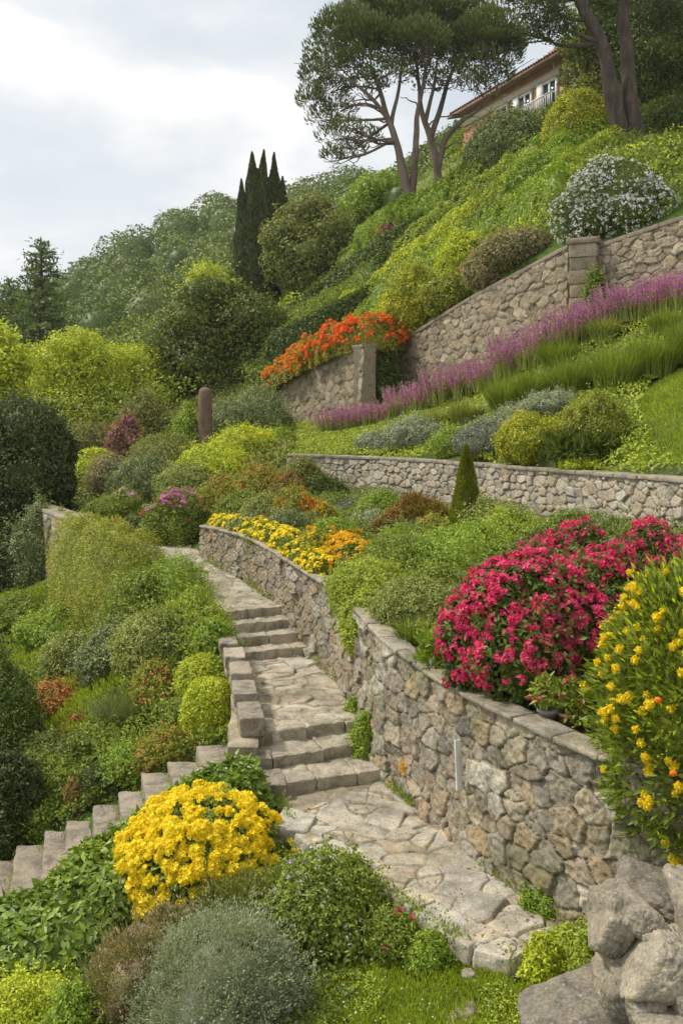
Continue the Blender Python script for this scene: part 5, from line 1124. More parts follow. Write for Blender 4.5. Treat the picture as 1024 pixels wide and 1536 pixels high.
# ------------------------------------------------------------------ house on the ridge
def house():
    A = P(845, 95, 49.)[:2]; B = P(696, 178, 58.)[:2]; zt = 19.55; zb = 13.5; d = unit(B-A); n = np.array([-d[1], d[0]]); n = n if n[1] < 0 or n[0] < 0 else -n
    if n@(-A) < 0: n = -n
    o = A; Lh = float(np.linalg.norm(B-A)); r = root('house', 'ochre house with a tiled roof and white framed windows high on the ridge', 'house', (A[0], A[1], zb))
    R = np.array([[d[0], -n[0], 0], [d[1], -n[1], 0], [0, 0, 1.]]); T = (R, np.zeros(3))   # local x along facade, y into the house
    pl = plainmat('ochre_plaster', [(.44, .26, .11), (.56, .35, .16), (.62, .42, .22)], 1.2, .9, .3); tile = plainmat('roof_tile', [(.16, .10, .07), (.28, .17, .11), (.36, .25, .17)], 3, .9, .6, .05)
    wh = plainmat('white_paint', [(.66, .66, .64), (.78, .78, .76)], 4, .6, .1); gl = plainmat('window_glass', [(.03, .04, .05), (.06, .07, .08)], 2, .08, .0, .01, .8); br = plainmat('brick_band', [(.30, .13, .08), (.38, .18, .11)], 6, .9, .4); cr = plainmat('cream_trim', [(.55, .48, .34), (.64, .56, .42)], 3, .8, .2)
    H = zt-zb
    g = G(); box(g, (-3, 0, 0), (Lh, 7, H), T); obj('wall', g, pl, r)
    g = G(); box(g, (Lh-2.2, -.06, 0), (Lh+.02, -.003, H-1.2), T); obj('brick_panel', g, br, r)
    g = G(); box(g, (-3, -.12, H-.95), (Lh+.05, -.004, H-.55), T); obj('cornice', g, cr, r)
    g = G(); v = np.array([(x, y, z) for x in (-3.6, Lh+.9) for y, z in ((-.7, H-.1), (3.5, H+1.0), (8, H-.25), (8, H-.45), (3.5, H+.75), (-.7, H-.3))]); v = v@R.T
    g.add(v, [[i, (i+1) % 6, (i+1) % 6+6, i+6] for i in range(6)], [[0, 5, 4, 1], [1, 4, 3, 2], [6, 7, 10, 11], [7, 8, 9, 10]])
    rf = obj('roof', g, tile, r); g = G()
    for k in range(60):
        x = -3.5+k*(Lh+4.2)/60; pts = np.array([(x, -.73, H-.06), (x, 1.2, H+.42), (x, 3.5, H+1.05)])@R.T; v, f, c = tube(pts, [.09]*3, 6); g.add(v, f, c)
    obj('ridge_tile', g.mesh('ridge_tile', True), tile, rf)['kind'] = 'stuff'
    def win(x, z, w_, h_, proj=.0):
        g = G()
        for a, b, c_, e in ((0, 0, w_, .12), (0, h_-.12, w_, h_), (0, .12, .12, h_-.12), (w_-.12, .12, w_, h_-.12), (w_/2-.05, .12, w_/2+.05, h_-.12), (.12, h_/2-.03, w_/2-.05, h_/2+.03), (w_/2+.05, h_/2-.03, w_-.12, h_/2+.03)): box(g, (x+a, -.14, z+b), (x+c_, -.01, z+e), T)
        wf = obj('window', g, wh, r); g = G(); box(g, (x+.1, -.06, z+.1), (x+w_-.1, -.005, z+h_-.1), T); obj('pane', g, gl, wf)
        g = G(); box(g, (x-.1, -.25, z-.16), (x+w_+.1, -.012, z-.03), T); obj('sill', g, cr, wf)
    for x in (-1.9, .45, 2.7, 5.0): win(x, H-2.5, 1.3, 1.5)
    for x in (-1.9, .45, 2.7): win(x, H-4.6, 1.15, 1.3)
    for x in (1.75, ):
        for s_ in (0, 1):
            g = G(); box(g, (x+s_*2.25-.12, -.2, H-2.5), (x+s_*2.25+.38, -.1, H-1.0), T); obj('shutter', g, wh, r)
    g = G(); box(g, (-.3, -1.0, H-3.1), (2.4, -.004, H-2.9), T); bal = obj('balcony', g, cr, r); g = G()
    for k in range(15): box(g, (-.25+k*.18, -.97, H-2.9), (-.21+k*.18, -.93, H-2.2), T)
    box(g, (-.28, -.98, H-2.2), (2.35, -.92, H-2.13), T); obj('railing', g, wh, bal)
    g = G(); box(g, (3.4, 2.0, H+.3), (4.1, 2.7, H+1.9), T); ch = obj('chimney', g, br, rf); 
house()

# litter and weeds on and beside the paving
M['litter'] = leafmat('dry_leaf', [(.10, .06, .03), (.17, .11, .045), (.13, .13, .04)])
def litter():
    rng = np.random.default_rng(12); g = G(); rows = []
    for q, z in PQ:
        n = 60 if q[0][1] > 14 else 110
        u, v = rng.random((2, n)); p = (q[0]*(1-u)[:, None]+q[1]*u[:, None])*(1-v)[:, None]+(q[3]*(1-u)[:, None]+q[2]*u[:, None])*v[:, None]
        zz = np.full(n, {-3.73: -3.592, -3.6: -3.4, -3.42: -3.252, -3.35: -3.0}.get(z, z+.115)); rows.append(np.column_stack([p, zz])[(zz != -3.4) & (zz != -3.0)])
    p = np.concatenate(rows); leaves(g, p, np.tile([0, 0, 1.], (len(p), 1)), .028, .016, rng, 0, 1.5, .2); tagp(obj('leaf_litter', g, M['litter']), 'small dry leaves scattered over the flagstones', 'leaf litter', None, 'stuff')
litter()
def foot_weeds(name, line, z, n, seed, mat, label, hh=.07, thr=-.1):
    rng = np.random.default_rng(seed); l, s = resample(np.column_stack([line, z]), .02); i = rng.integers(0, len(l), n); p = l[i]; k = vn(s[i]*1.6, seed, 0, seed)+.5*vn(s[i]*6, seed, 0, seed+1) > thr; k[:6] = True; p = p[k]; m = len(p)
    p = p+np.column_stack([rng.normal(size=m)*.03, rng.normal(size=m)*.03, np.abs(rng.normal(size=m))*hh*.6+.005]); g = G(); leaves(g, p, unit(rng.normal(size=(m, 3))*.6+[0, 0, 1]), .032, .014, rng, .1, .3, .8, .6); tagp(obj(name, g, M[mat]), label, 'weeds', None, 'stuff')
foot_weeds('weeds', off_line(W1F, -.06)[1:10], [-3.6]*9, 5200, 4, 'fresh', 'thin line of weeds and moss along the wall foot on the near path')
foot_weeds('weeds', off_line(W1F, -.05)[9:12], [-3.24]*3, 1500, 5, 'sage', 'weeds along the wall foot on the middle landing')
foot_weeds('weeds', off_line(W1F, -.05)[12:], [-2.74, -2.62, -2.5], 2600, 6, 'sage', 'weeds along the wall foot beside the upper path', thr=.0)
for k in range(1, 10): foot_weeds('weeds', [(BL[k-1][0]+(10.48-yy_)*.28, yy_) for yy_ in (10.4, 10.0, 9.5, 9.2)], [BL[k][2]+.01]*4, 260, 40+k, 'fresh' if k % 2 else 'sage', 'tufts growing in the corners of the slabs of the side stair', .05, -.5)
foot_weeds('weeds', off_line(LA[:8], .02), [-3.66]*8, 2600, 7, 'fresh', 'weeds and grass tufts along the lower edge of the kerb slabs', .1)
# ------------------------------------------------------------------ flower heads used on shrubs
def FL(mat, n, r=.04, k=9, single=0, **kw): return dict(mat=M[mat], n=n, r=r, k=k, single=single, **kw)
def S(label, mat, px, top, w, base=None, cat='shrub', name='shrub', **kw): return shrub(name, label, cat, M[mat], px, top, w, base, **kw)
# --- near bed: the crimson pink bushes and their neighbours
mh = dict(fr=.018, npet=5, upb=.9, zmin=-.5, name='flower_head', out=.03, shell=.01)
S('largest domed bush covered in crimson pink flowers, hanging over the retaining wall', 'deep', 790, 840, 262, Y=8.3, amt=.4, cat='flowering bush', name='flowering_bush', dep=.8, leaf=.06, low=.4, lump=.16, drop=.05, fl=FL('mag', 1000, .040, 16, 100, patch=.22, **mh))
S('pink flowering bush rising behind the largest one, below the fieldstone wall', 'deep', 838, 792, 178, Y=10.6, cat='flowering bush', name='flowering_bush', leaf=.055, lump=.2, fl=FL('mag', 560, .040, 14, 60, patch=.25, **mh))
S('pink flowering bush at the right edge behind the yellow blossomed bush', 'deep', 985, 792, 220, Y=9.9, cat='flowering bush', name='flowering_bush', leaf=.055, lump=.16, fl=FL('mag', 620, .040, 14, 60, patch=.2, **mh))
S('low pink flowering bush spreading between the largest one and the right edge', 'deep', 905, 828, 160, Y=8.9, cat='flowering bush', name='flowering_bush', leaf=.055, lump=.16, fl=FL('mag', 420, .040, 14, 60, patch=.25, **mh))
def ballbush():
    R, Rd, H = .76, .72, 2.02; r = root('blossom_bush', 'tall narrow leaved bush with round yellow blossoms leaning over the wall', 'flowering bush', (2.72, 6.6, -3.05))
    me = bush_mesh('foliage', R, Rd, H, .08, .026, 34000, lump=.24, seed=77, low=.5, shell=.13, gaps=.35, form='round', sh=0, grow=.45, droop=.1, co=.62, lf=2.6); obj('foliage', me, M['mid'], r)
    me = bush_mesh('young_leaves', R*1.03, Rd*1.03, H*1.02, .07, .018, 3600, lump=.24, seed=77, form='round', low=.5, shell=.04, gaps=.6, grow=.8, droop=.1, co=0, lf=2.6); obj('young_leaves', me, M['lime'], r)['kind'] = 'stuff'
    rng = np.random.default_rng(5); c, RR = dome(R, Rd, H, .5)
    p, nr = star_points(2600, c, RR, .24, 77, rng, .01, -.9, lf=2.6); q = vn(p[:, 0]*3, p[:, 1]*3, p[:, 2]*3, 4)+.4*rng.random(len(p))-nr[:, 1]*.35; od = np.argsort(-(q*.35+rng.random(len(p))))[:480]; p, nr = c+(p[od]-c)*1.05, nr[od]
    g = G(); boulder(g, (0, 0, 0), (.024, .024, .021), 5, .12, 8, 4); d = unit(rng.normal(size=(70, 3))); leaves(g, d*.019, d, .016, .014, rng, 0, 0, .3, .3); me = g.mesh('blossom')
    put_heads(r, 'blossom', me, p, nr, .8+.5*rng.random(len(p)), M['ball'], rng, 98)
    g = G(); boulder(g, (0, 0, 0), (.026, .026, .024), 6, .1, 8, 4); m2 = g.mesh('orange_blossom')
    for a in ((2.02, 5.97, -1.75), (2.1, 5.92, -2.2)): obj('orange_blossom', m2, M['orangeball'], r, (a[0]-2.72, a[1]-6.6, a[2]+3.05))
ballbush()
S('loose light green shrub spilling over the wall where the coping begins again', 'bright', 556, 846, 120, Y=11.7, leaf=.035, lump=.35, zb=-2.3, gaps=.35)
S('low light green sprays hanging over the wall edge at the coping end', 'bright', 548, 892, 62, Y=11.1, leaf=.035, lump=.4, zb=-2.58, gaps=.4)
S('soft green shrub left of the crimson bush, just inside the coping', 'sage', 625, 872, 120, Y=10.4, leaf=.035, lump=.25)
S('mid green shrub filling the bed behind the spilling light green one', 'mid', 615, 808, 150, Y=12.6, leaf=.04, lump=.28)
S('broad fresh green shrub right of the conical topiary, dotted with one white bloom', 'fresh', 700, 790, 200, Y=12.3, leaf=.04, lump=.25, fl=FL('white', 5, .035, 7, 5, name='white_bloom'))
S('light green shrub spreading at the foot of the fieldstone wall', 'bright', 775, 768, 110, Y=13.6, leaf=.04, lump=.25)
S('dense green shrub between the soft green one and the crimson bush', 'mid', 672, 850, 120, Y=11.0, leaf=.04, lump=.25)
S('leafy green plants under the crimson bush beside the coping', 'fresh', 668, 950, 60, base=1010, leaf=.07, asp=.22, lump=.3, grow=.5)
grass_clump('fern', 'arching fern like clump just inside the coping under the soft green shrub', 'fern', M['mid'], 622, 915, 90, base=975, n=420, spread=1.1, bw=.022)
grass_clump('fern', 'smaller fern like clump left of the leafy plants on the coping', 'fern', M['fresh'], 655, 930, 60, base=990, n=240, spread=1.1, bw=.02)
def pot(px, py, Y, r_, h_, mat, label, seed):
    r = root('flower_pot', label, 'pot', tuple(P(px, py, Y)))
    th = np.linspace(0, 2*np.pi, 28, endpoint=False); pr = [(0, 0), (.72, 0), (.9, .8), (1.02, .8), (1.04, 1), (.93, 1), (.9, .88), (0, .86)]
    V = np.array([(math.cos(t)*a*r_, math.sin(t)*a*r_, b*h_) for t in th for a, b in pr]); m = len(pr); i = np.arange(28)[:, None]*m+np.arange(m-1)[None]; j = ((np.arange(28)+1) % 28)[:, None]*m+np.arange(m-1)[None]
    g = G(); g.add(V, np.stack([i.ravel(), j.ravel(), j.ravel()+1, i.ravel()+1], 1)); obj('pot', g.mesh('pot', True), M[mat], r)
    rng = np.random.default_rng(seed); p, nr = star_points(260, (0, 0, h_+.09), (r_*1.1, r_*1.1, .13, .05), .3, seed, rng); g = G(); leaves(g, p, nr, .07, .028, rng, .3, .3, .8, .3); obj('foliage', g, M['mid'], r)
    hm = head_mesh('flower_head', .03, 12, .013, seed); q, nn = p[:4]*1.05, nr[:4]; put_heads(r, 'flower_head', hm, q, nn, np.ones(len(q)), M['mag'], rng, 4)
pot(822, 1090, 7.42, .09, .15, 'greypot', 'small grey flower pot standing on the wall top under the crimson bush', 3)
pot(856, 1094, 7.36, .105, .14, 'terracotta', 'small terracotta flower pot next to the grey one on the wall top', 4)
def cone(label, px, top, base, w, Y):
    X, Y, z, R, H = place(px, top, w, None, Y); rng = np.random.default_rng(9); n = 15000; t = rng.random(n)**1.25; a = rng.random(n)*6.283
    pr = (1-t)**.72*np.minimum(1, .75+t*3); rad = R*pr*(1+.10*vn(np.cos(a)*3, np.sin(a)*3, t*9, 3)+.05*vn(np.cos(a)*8, np.sin(a)*8, t*20, 5))*(1-np.minimum(rng.exponential(.05, n), .3))
    p = np.stack([np.cos(a)*rad, np.sin(a)*rad, t*H], 1); nr = unit(np.stack([np.cos(a), np.sin(a), .35+0*a], 1)); g = G(); leaves(g, p, nr, .035, .016, rng, .1, .3, .7, .7)
    tt = np.linspace(0, .98, 12); V = np.array([(math.cos(b)*R*.8*(1-u)**.72, math.sin(b)*R*.8*(1-u)**.72, u*H) for u in tt for b in np.linspace(0, 6.283, 12, endpoint=False)]); ii = np.arange(11)[:, None]*12; jj = np.arange(12)[None]
    g.add(V, np.stack([(ii+jj).ravel(), (ii+(jj+1) % 12).ravel(), (ii+12+(jj+1) % 12).ravel(), (ii+12+jj).ravel()], 1)); tagp(obj('topiary_cone', g, M['topi'], None, (X, Y, z)), label, 'topiary')
M['topi'] = leafmat('topiary_leaf', [(.05, .08, .015), (.09, .13, .02), (.15, .18, .03)])
cone('clipped conical evergreen standing in front of the fieldstone wall', 699, 668, 795, 54, 14.6)
# --- flowers along the top of the curved wall and in the far part of the bed
inn = off_line(W1F, .34)
def on_wall(i0, i1, dz=-.03, ex=0.): return [(inn[i][0]+ex, inn[i][1], W1Z[i]+dz) for i in range(i0, i1)][::-1]
hedge('flower_row', 'long bright yellow flower border along the top of the curved wall', 'flowers', M['mid'], on_wall(11, 15), [.35, .45, .5], [.20, .24, .22], leaf=.035, lump=.3, fl=FL('yel', 620, .04, 10, 90, fr=.022, patch=.2))
hedge('flower_row', 'amber yellow flower border between the bright yellow one and the spilling shrub', 'flowers', M['mid'], [(.25, 13.2, -2.1), (0.0, 14.3, -2.05), (-.55, 15.4, -1.98)], [.6, .5], [.28, .26], leaf=.035, lump=.35, fl=FL('yelor', 380, .042, 10, 90, fr=.022, patch=.35))
S('yellow flowering mound behind the wall just above the steps', 'mid', 470, 800, 62, Y=14.3, leaf=.04, fl=FL('yel', 130, .04, 10, patch=.5, upb=.6), name='flowering_plant')
S('amber flowering mound right of the yellow one, under the rusty shrub', 'mid', 528, 796, 84, Y=14.9, leaf=.04, fl=FL('yelor', 160, .04, 10, patch=.5, upb=.6), name='flowering_plant')
S('small amber flowers in front of the spilling light green shrub', 'mid', 560, 815, 50, Y=13.9, leaf=.04, fl=FL('yelor', 60, .04, 10, patch=.5, upb=.6), name='flowering_plant')
S('orange flowering shrub in the middle of the far bed', 'redgreen', 444, 733, 82, Y=17.5, leaf=.045, fl=FL('or', 130, .045, 9, patch=.6, upb=.6), name='flowering_plant')
S('small orange flowers right of the orange flowering shrub', 'redgreen', 486, 757, 40, Y=16.8, leaf=.045, fl=FL('yelor', 50, .045, 9, patch=.5), name='flowering_plant')
S('rounded grey green shrub among the yellow and orange flowers', 'greygreen', 434, 768, 66, Y=16.2, leaf=.035, lump=.12)
S('rusty red feathery shrub in front of the fieldstone wall, left of the topiary', 'rusty', 632, 748, 68, Y=16.0, leaf=.05, asp=.3, lump=.35, grow=.5)
S('smaller russet shrub beside the rusty red one', 'rusty', 590, 765, 44, Y=15.8, leaf=.05, asp=.4, lump=.3)
S('silvery low shrub between the russet shrub and the amber mound', 'silver', 556, 768, 54, Y=16.4, leaf=.04, lump=.2)
S('mauve tinted low shrub near the left end of the fieldstone wall', 'mauvegrey', 520, 752, 54, Y=18.0, leaf=.04, lump=.2)
S('olive green shrub hiding the left end of the fieldstone wall', 'olive', 452, 694, 60, Y=20.0, leaf=.05, lump=.3)
S('rose bush with reddish tips left of the orange flowering shrub', 'redgreen', 395, 702, 86, Y=19.4, leaf=.05, lump=.3, fl=FL('red', 14, .04, 7, patch=.2))
S('mixed green and red shrub right of the bright pink flowers', 'redgreen', 338, 716, 74, Y=19.8, leaf=.05, lump=.3, fl=FL('red', 16, .04, 7, patch=.2))
S('green shrub above the start of the yellow flower border', 'mid', 365, 742, 70, Y=18.6, leaf=.045, lump=.3)
S('dull green shrub between the rose bush and the grey green one', 'sage', 400, 745, 60, Y=17.8, leaf=.045, lump=.3)
S('bushy shrub with bright pink flowers at the bend of the path', 'mid', 266, 738, 96, Y=19.6, leaf=.05, lump=.25, drop=.1, fl=[FL('pink', 70, .055, 10, 40, patch=.9, upb=2.5, fr=.03, side=(0, -.2, .6)), FL('red', 6, .06, 9, name='red_bloom', upb=2., side=(.4, 0, .4))], name='flowering_bush')
S('clipped green shrub left of the bright pink flowers, topped by pale pink blooms', 'mid', 178, 735, 76, Y=22.3, leaf=.05, lump=.15, fl=FL('palepink', 26, .06, 9, patch=.9, upb=3., side=(0, 0, .8)))
S('round clipped green shrub at the left of the path bend', 'deep', 222, 765, 66, Y=20.6, form='round', leaf=.05, lump=.12)
S('low clipped shrub in front of the pale pink blooms', 'mid', 150, 752, 56, Y=22.4, form='round', leaf=.05, lump=.12)
S('bright yellow green shrub with golden tips right of the brown stone pillar', 'lime', 368, 644, 104, Y=25.2, leaf=.06, lump=.3, fl=FL('yel', 60, .05, 7, patch=.6, upb=.6))
S('lower yellow green shrub in front of the brown stone pillar', 'lime', 322, 672, 100, Y=23.6, leaf=.06, lump=.3)
S('fresh green shrub between the yellow green shrubs and the fieldstone wall end', 'fresh', 415, 645, 54, Y=26.5, leaf=.06, lump=.3)
S('wide grey green shrub behind the brown stone pillar', 'greygreen', 375, 583, 120, Y=31.5, leaf=.07, lump=.15)
S('small bright shrub just left of the brown stone pillar', 'fresh', 280, 615, 40, Y=30, leaf=.08, lump=.35)
S('tawny grey shrub left of the brown stone pillar', 'olive', 250, 655, 110, Y=26.4, leaf=.06, lump=.25)
S('dusty green shrub below the tawny one, above the pink flowers', 'greygreen', 215, 690, 90, Y=24.4, leaf=.06, lump=.25)
S('faded olive shrub between the pillar and the pink flowers', 'sage', 280, 700, 80, Y=22.6, leaf=.05, lump=.25)
S('dark purple leaved shrub left of the tawny shrub', 'purpleleaf', 190, 628, 62, Y=31, leaf=.08, lump=.25, fl=FL('pink', 14, .07, 7, patch=.5))
S('arching dry yellowish shrub draped above the purple leaved one', 'vine', 215, 590, 74, Y=33.5, leaf=.08, lump=.25)
S('clipped yellow green cushion above its twin left of the purple shrub', 'lime', 142, 673, 62, Y=28.5, form='round', leaf=.07, lump=.05, sq=2.6)
S('clipped yellow green cushion, the lower of the two left of the purple shrub', 'lime', 133, 692, 58, Y=27, form='round', leaf=.07, lump=.05, sq=2.6)
S('brownish shrub behind the two clipped cushions', 'vine', 135, 640, 90, Y=33, leaf=.08, lump=.25)
S('spindly brown green shrub right of the two clipped cushions', 'pinkgrey', 165, 688, 60, Y=25.6, leaf=.06, lump=.3)
S('shaggy grey green shrub beneath the huge dark bush on the left', 'greygreen', 55, 762, 72, Y=21.6, leaf=.06, lump=.3, drop=.25, gaps=.3)
S('small olive shrub leaning on the pale capstone', 'olive', 100, 772, 46, Y=21.2, leaf=.05, lump=.3)
grass_clump('grass_tuft', 'small green tuft in the far path above the pale capstone', 'grass clump', M['sage'], 113, 752, 28, Y=24, n=200)
def pillar():
    X, Y, z, R, H = place(308, 580, 24, 686); r_ = G(); n = 40; th = np.linspace(0, 2*np.pi, 26, endpoint=False); u = np.linspace(0, 1, n)
    pr = R*(1-.22*u)*np.sqrt(np.clip(1-((u-.93)/.07).clip(0, 1)**2, 0.0, 1)); T_, U_ = np.meshgrid(th, u, indexing='ij'); rr = np.tile(pr, (26, 1))*(1+.07*fbm(np.cos(T_)*2, np.sin(T_)*2, U_*7, 3, 4))
    V = np.stack([np.cos(T_)*rr, np.sin(T_)*rr, U_*H], -1).reshape(-1, 3); i = np.arange(26)[:, None]*n+np.arange(n-1)[None]; j = ((np.arange(26)+1) % 26)[:, None]*n+np.arange(n-1)[None]
    r_.add(V, np.stack([i.ravel(), j.ravel(), j.ravel()+1, i.ravel()+1], 1)); m = plainmat('rusty_brown_stone', [(.10, .065, .045), (.17, .11, .08), (.24, .165, .12)], 5, .9, .6, .03)
    tagp(obj('standing_stone', r_.mesh('standing_stone', True), m, None, (X, Y, z)), 'slender round topped brown stone column standing among the garden shrubs', 'stone column')
pillar()
for lab, mt, px, top, w_, Y_, kw_ in [('leafy green shrub between the rusty and orange ones at the fieldstone wall', 'fresh', 570, 742, 60, 17.2, {}),
    ('dark green shrub against the fieldstone wall left of the mauve low shrub', 'deep', 490, 716, 50, 19.6, {}), ('rambling green shrub below the left part of the fieldstone wall', 'mid', 505, 745, 76, 18.4, {}),
    ('small tawny plant amid the orange flowers of the far bed', 'vine', 465, 772, 44, 16.6, {}), ('green shrub right of the amber mound in front of the silvery one', 'fresh', 600, 792, 66, 14.6, {}),
    ('red flecked plant below the rusty red shrub', 'redgreen', 655, 775, 60, 14.8, {}), ('pale green shrub filling the bed right of the red flecked plant', 'sage', 735, 752, 80, 14.4, {}),
    ('green shrub at the base of the fieldstone wall behind the pink bushes', 'mid', 850, 772, 90, 12.6, {}), ('bushy plant behind the bright yellow flower border', 'mid', 405, 790, 60, 16.0, {}),
    ('grey leaved plant behind the bright yellow flower border', 'greygreen', 375, 775, 50, 16.8, {}), ('feathery russet plant above the orange flowering shrub', 'rusty', 430, 715, 50, 18.8, {}), ('green filler shrub behind the yellow flowering mound', 'fresh', 500, 782, 60, 15.6, {})]:
    S(lab, mt, px, top, w_, Y=Y_, leaf=.04, lump=.35, gaps=.3)
# --- hedge hanging over the parapet and the bank to the left
hedge('hanging_hedge', 'thick olive yellow hedge draped over the parapet wall left of the path', 'hedge', M['olive2'], [(-3.25, 15.75, -3.3), (-4.1, 17.0, -3.5), (-4.9, 18.1, -3.55), (-5.55, 18.95, -3.45)], [.9, 1.2, 1.2, .8], [1.15, 1.5, 1.58, 1.4], leaf=.045, lump=.2, n=30000, fl=FL('red', 0+12, .02, 5), gaps=.25)
S('bright green shrub on the bank below the hanging hedge, touching the path', 'fresh', 262, 842, 120, Y=15.0, leaf=.04, lump=.2, drop=.25)
S('lush light green shrub left of the upper flight of steps', 'bright', 292, 888, 108, Y=13.6, leaf=.04, lump=.22, drop=.3)
S('green shrub lower on the bank beneath the hanging hedge', 'mid', 205, 868, 90, base=985, leaf=.05, lump=.28)
S('tall soft green shrub in the middle of the bank', 'sage', 232, 925, 110, base=1030, leaf=.045, lump=.3)
S('grey green shrub left of the soft green one on the bank', 'greygreen', 170, 940, 100, base=1035, leaf=.045, lump=.3)
S('green shrub touching the top block of the stepped parapet', 'fresh', 322, 935, 62, Y=12.9, leaf=.04, lump=.25, drop=.2)
S('yellow tinted clipped shrub beside the stepped parapet', 'lime', 306, 984, 84, Y=12.4, form='round', leaf=.04, lump=.12, drop=.2)
S('square clipped yellow green shrub below the parapet blocks', 'lime', 314, 1022, 78, Y=11.4, form='round', leaf=.04, lump=.1, sq=2.8, drop=.15)
S('small red flecked shrub left of the clipped ones', 'redgreen', 240, 994, 88, Y=12.6, leaf=.04, lump=.2, drop=.15, fl=FL('mag', 26, .03, 8, patch=.8, side=(.5, 0, 0)))
S('dark green shrub between the red flecked and the clipped shrubs', 'mid', 276, 1045, 60, Y=12.0, leaf=.04, lump=.2)
S('shrub with red tips at the head of the side stair', 'redgreen', 252, 1092, 96, Y=11.0, leaf=.035, lump=.2, fl=FL('red', 12, .02, 7, patch=.6))
grass_clump('ornamental_grass', 'fountain of grey green grass on the bank above the side stair', 'grass clump', M['greygreen'], 186, 1026, 116, Y=12.4, n=1500, spread=1.1, bw=.008, dep=.9)
S('round orange brown shrub on the bank at the left', 'orangeleaf', 86, 1024, 98, Y=13.6, leaf=.04, lump=.15)
S('little cluster of crimson flowers below the orange brown shrub', 'redgreen', 114, 1076, 50, Y=12.6, leaf=.035, fl=FL('mag', 60, .035, 9, 40, patch=.3, upb=.5), name='flowering_plant')
S('green shrub right of the crimson cluster', 'mid', 160, 1085, 90, Y=12.1, leaf=.04, lump=.25)
S('pale green shrub left of the crimson cluster', 'sage', 85, 1100, 90, Y=12.2, leaf=.04, lump=.25)
S('yellow flecked green shrub behind the middle of the side stair', 'fresh', 200, 1120, 90, Y=11.1, leaf=.035, lump=.25)
S('small rusty shrub behind the lower side stair', 'rusty', 118, 1170, 44, Y=10.95, leaf=.035, lump=.25, fl=FL('mag', 8, .02, 6, patch=.6))
S('dark green shrub behind the lower side stair', 'deep', 160, 1148, 80, Y=11.0, leaf=.04, lump=.25)
S('bushy green shrub left of the small rusty one', 'mid', 66, 1140, 110, Y=11.6, leaf=.04, lump=.25)
S('yellow green low shrub at the foot of the bushy one', 'fresh', 55, 1195, 90, Y=11.1, leaf=.04, lump=.25)
S('tall dark shrub at the left edge above the side stair', 'deep', 8, 985, 110, Y=12.4, leaf=.045, lump=.25)
S('very dark shrub low at the left edge beside the side stair', 'dark', 12, 1140, 110, Y=11.0, leaf=.045, lump=.25)
S('green scrub on the far left of the bank', 'mid', 25, 900, 120, Y=19, leaf=.06, lump=.3)
S('mound of scrub under the parapet wall', 'fresh', 95, 915, 110, Y=17.5, leaf=.06, lump=.3)
S('dark scrub at the left edge under the huge dark bush', 'dark', 10, 800, 100, Y=22, leaf=.07, lump=.3)
S('pale scrub mound in the middle of the grassy bank', 'sage', 110, 955, 90, Y=15.5, leaf=.05, lump=.3)
# --- near left: hedge, yellow bush, lower shrubs
def gz(x, y): return (x, y, hz(x, y)-.03)
hedge('broadleaf_hedge', 'broad leaved green hedge running along the front of the side stair', 'hedge', M['broad'] if 'broad' in M else M['fresh'], [gz(-.85, 9.1), gz(-1.4, 8.5), gz(-2.05, 8.0), gz(-2.8, 7.55), gz(-3.8, 7.0)], [.55, 1.1, 1.5, 1.7], [.5, .62, .55, .36], leaf=.085, asp=.52, lump=.22, n=26000, gaps=.2, fl=FL('white', 130, .014, 6, patch=.6))
yb = dict(fr=.026, upb=.8, zmin=-.6, name='flower_head', out=.02, flat=.7)
S('big rounded bush smothered in bright yellow flowers beside the path', 'mid', 308, 1210, 226, Y=8.2, form='round', cat='flowering bush', name='flowering_bush', leaf=.05, low=.42, lump=.2, dep=.95, drop=.02, fl=FL('yel', 800, .044, 16, 100, patch=.2, side=(-.3, -.1, .1), **yb))
S('silvery grey rounded shrub at the bottom of the picture', 'silver', 330, 1388, 240, Y=6.35, leaf=.022, asp=.42, lump=.16, grow=.5, drop=.1, n=70000, amt=.5, co=.6, sh=.3)
S('wispy pinkish grey heather at the bottom left', 'pinkgrey', 200, 1410, 150, Y=6.5, leaf=.03, asp=.3, lump=.3, grow=.9, gaps=.4, fl=FL('palepink', 260, .012, 5, patch=.4))
S('taller pinkish heather stems behind the silvery shrub', 'pinkgrey', 262, 1372, 110, Y=7.1, leaf=.03, asp=.3, lump=.3, grow=.9, gaps=.4, fl=FL('palepink', 130, .012, 5, patch=.4))
S('bright green low shrub in the bottom left corner', 'lime', 45, 1468, 170, Y=6.7, leaf=.03, lump=.2)
S('second bright low shrub between the corner one and the heather', 'fresh', 120, 1480, 100, Y=6.3, leaf=.03, lump=.2)
S('olive shrub between the yellow flowering bush and the silvery shrub', 'olive', 365, 1328, 150, Y=7.35, leaf=.03, asp=.4, lump=.3, grow=.5)
S('green shrub with white and lilac flowers beside the kerb slabs', 'mid', 492, 1290, 180, Y=7.1, leaf=.035, lump=.28, fl=[FL('white', 110, .014, 6, patch=.4, side=(.2, 0, .2)), FL('lilac', 60, .02, 6, name='lilac_flower', patch=.3), FL('pink', 12, .024, 7, name='pink_flower', patch=.6, side=(.7, 0, 0))])
S('twiggy grey shrub left of the one with white and lilac flowers', 'sage', 430, 1310, 90, Y=7.3, leaf=.03, asp=.35, lump=.3, grow=.6, fl=FL('palepink', 40, .012, 5))
S('low green plant with crimson flowers at the foot of the kerb slabs', 'mid', 590, 1372, 80, Y=6.75, leaf=.03, lump=.3, fl=FL('mag', 16, .022, 8, 16, patch=.3, upb=.5), name='flowering_plant')
S('low weeds between the kerb slabs and the grass', 'fresh', 640, 1400, 60, Y=6.6, leaf=.025, lump=.3)
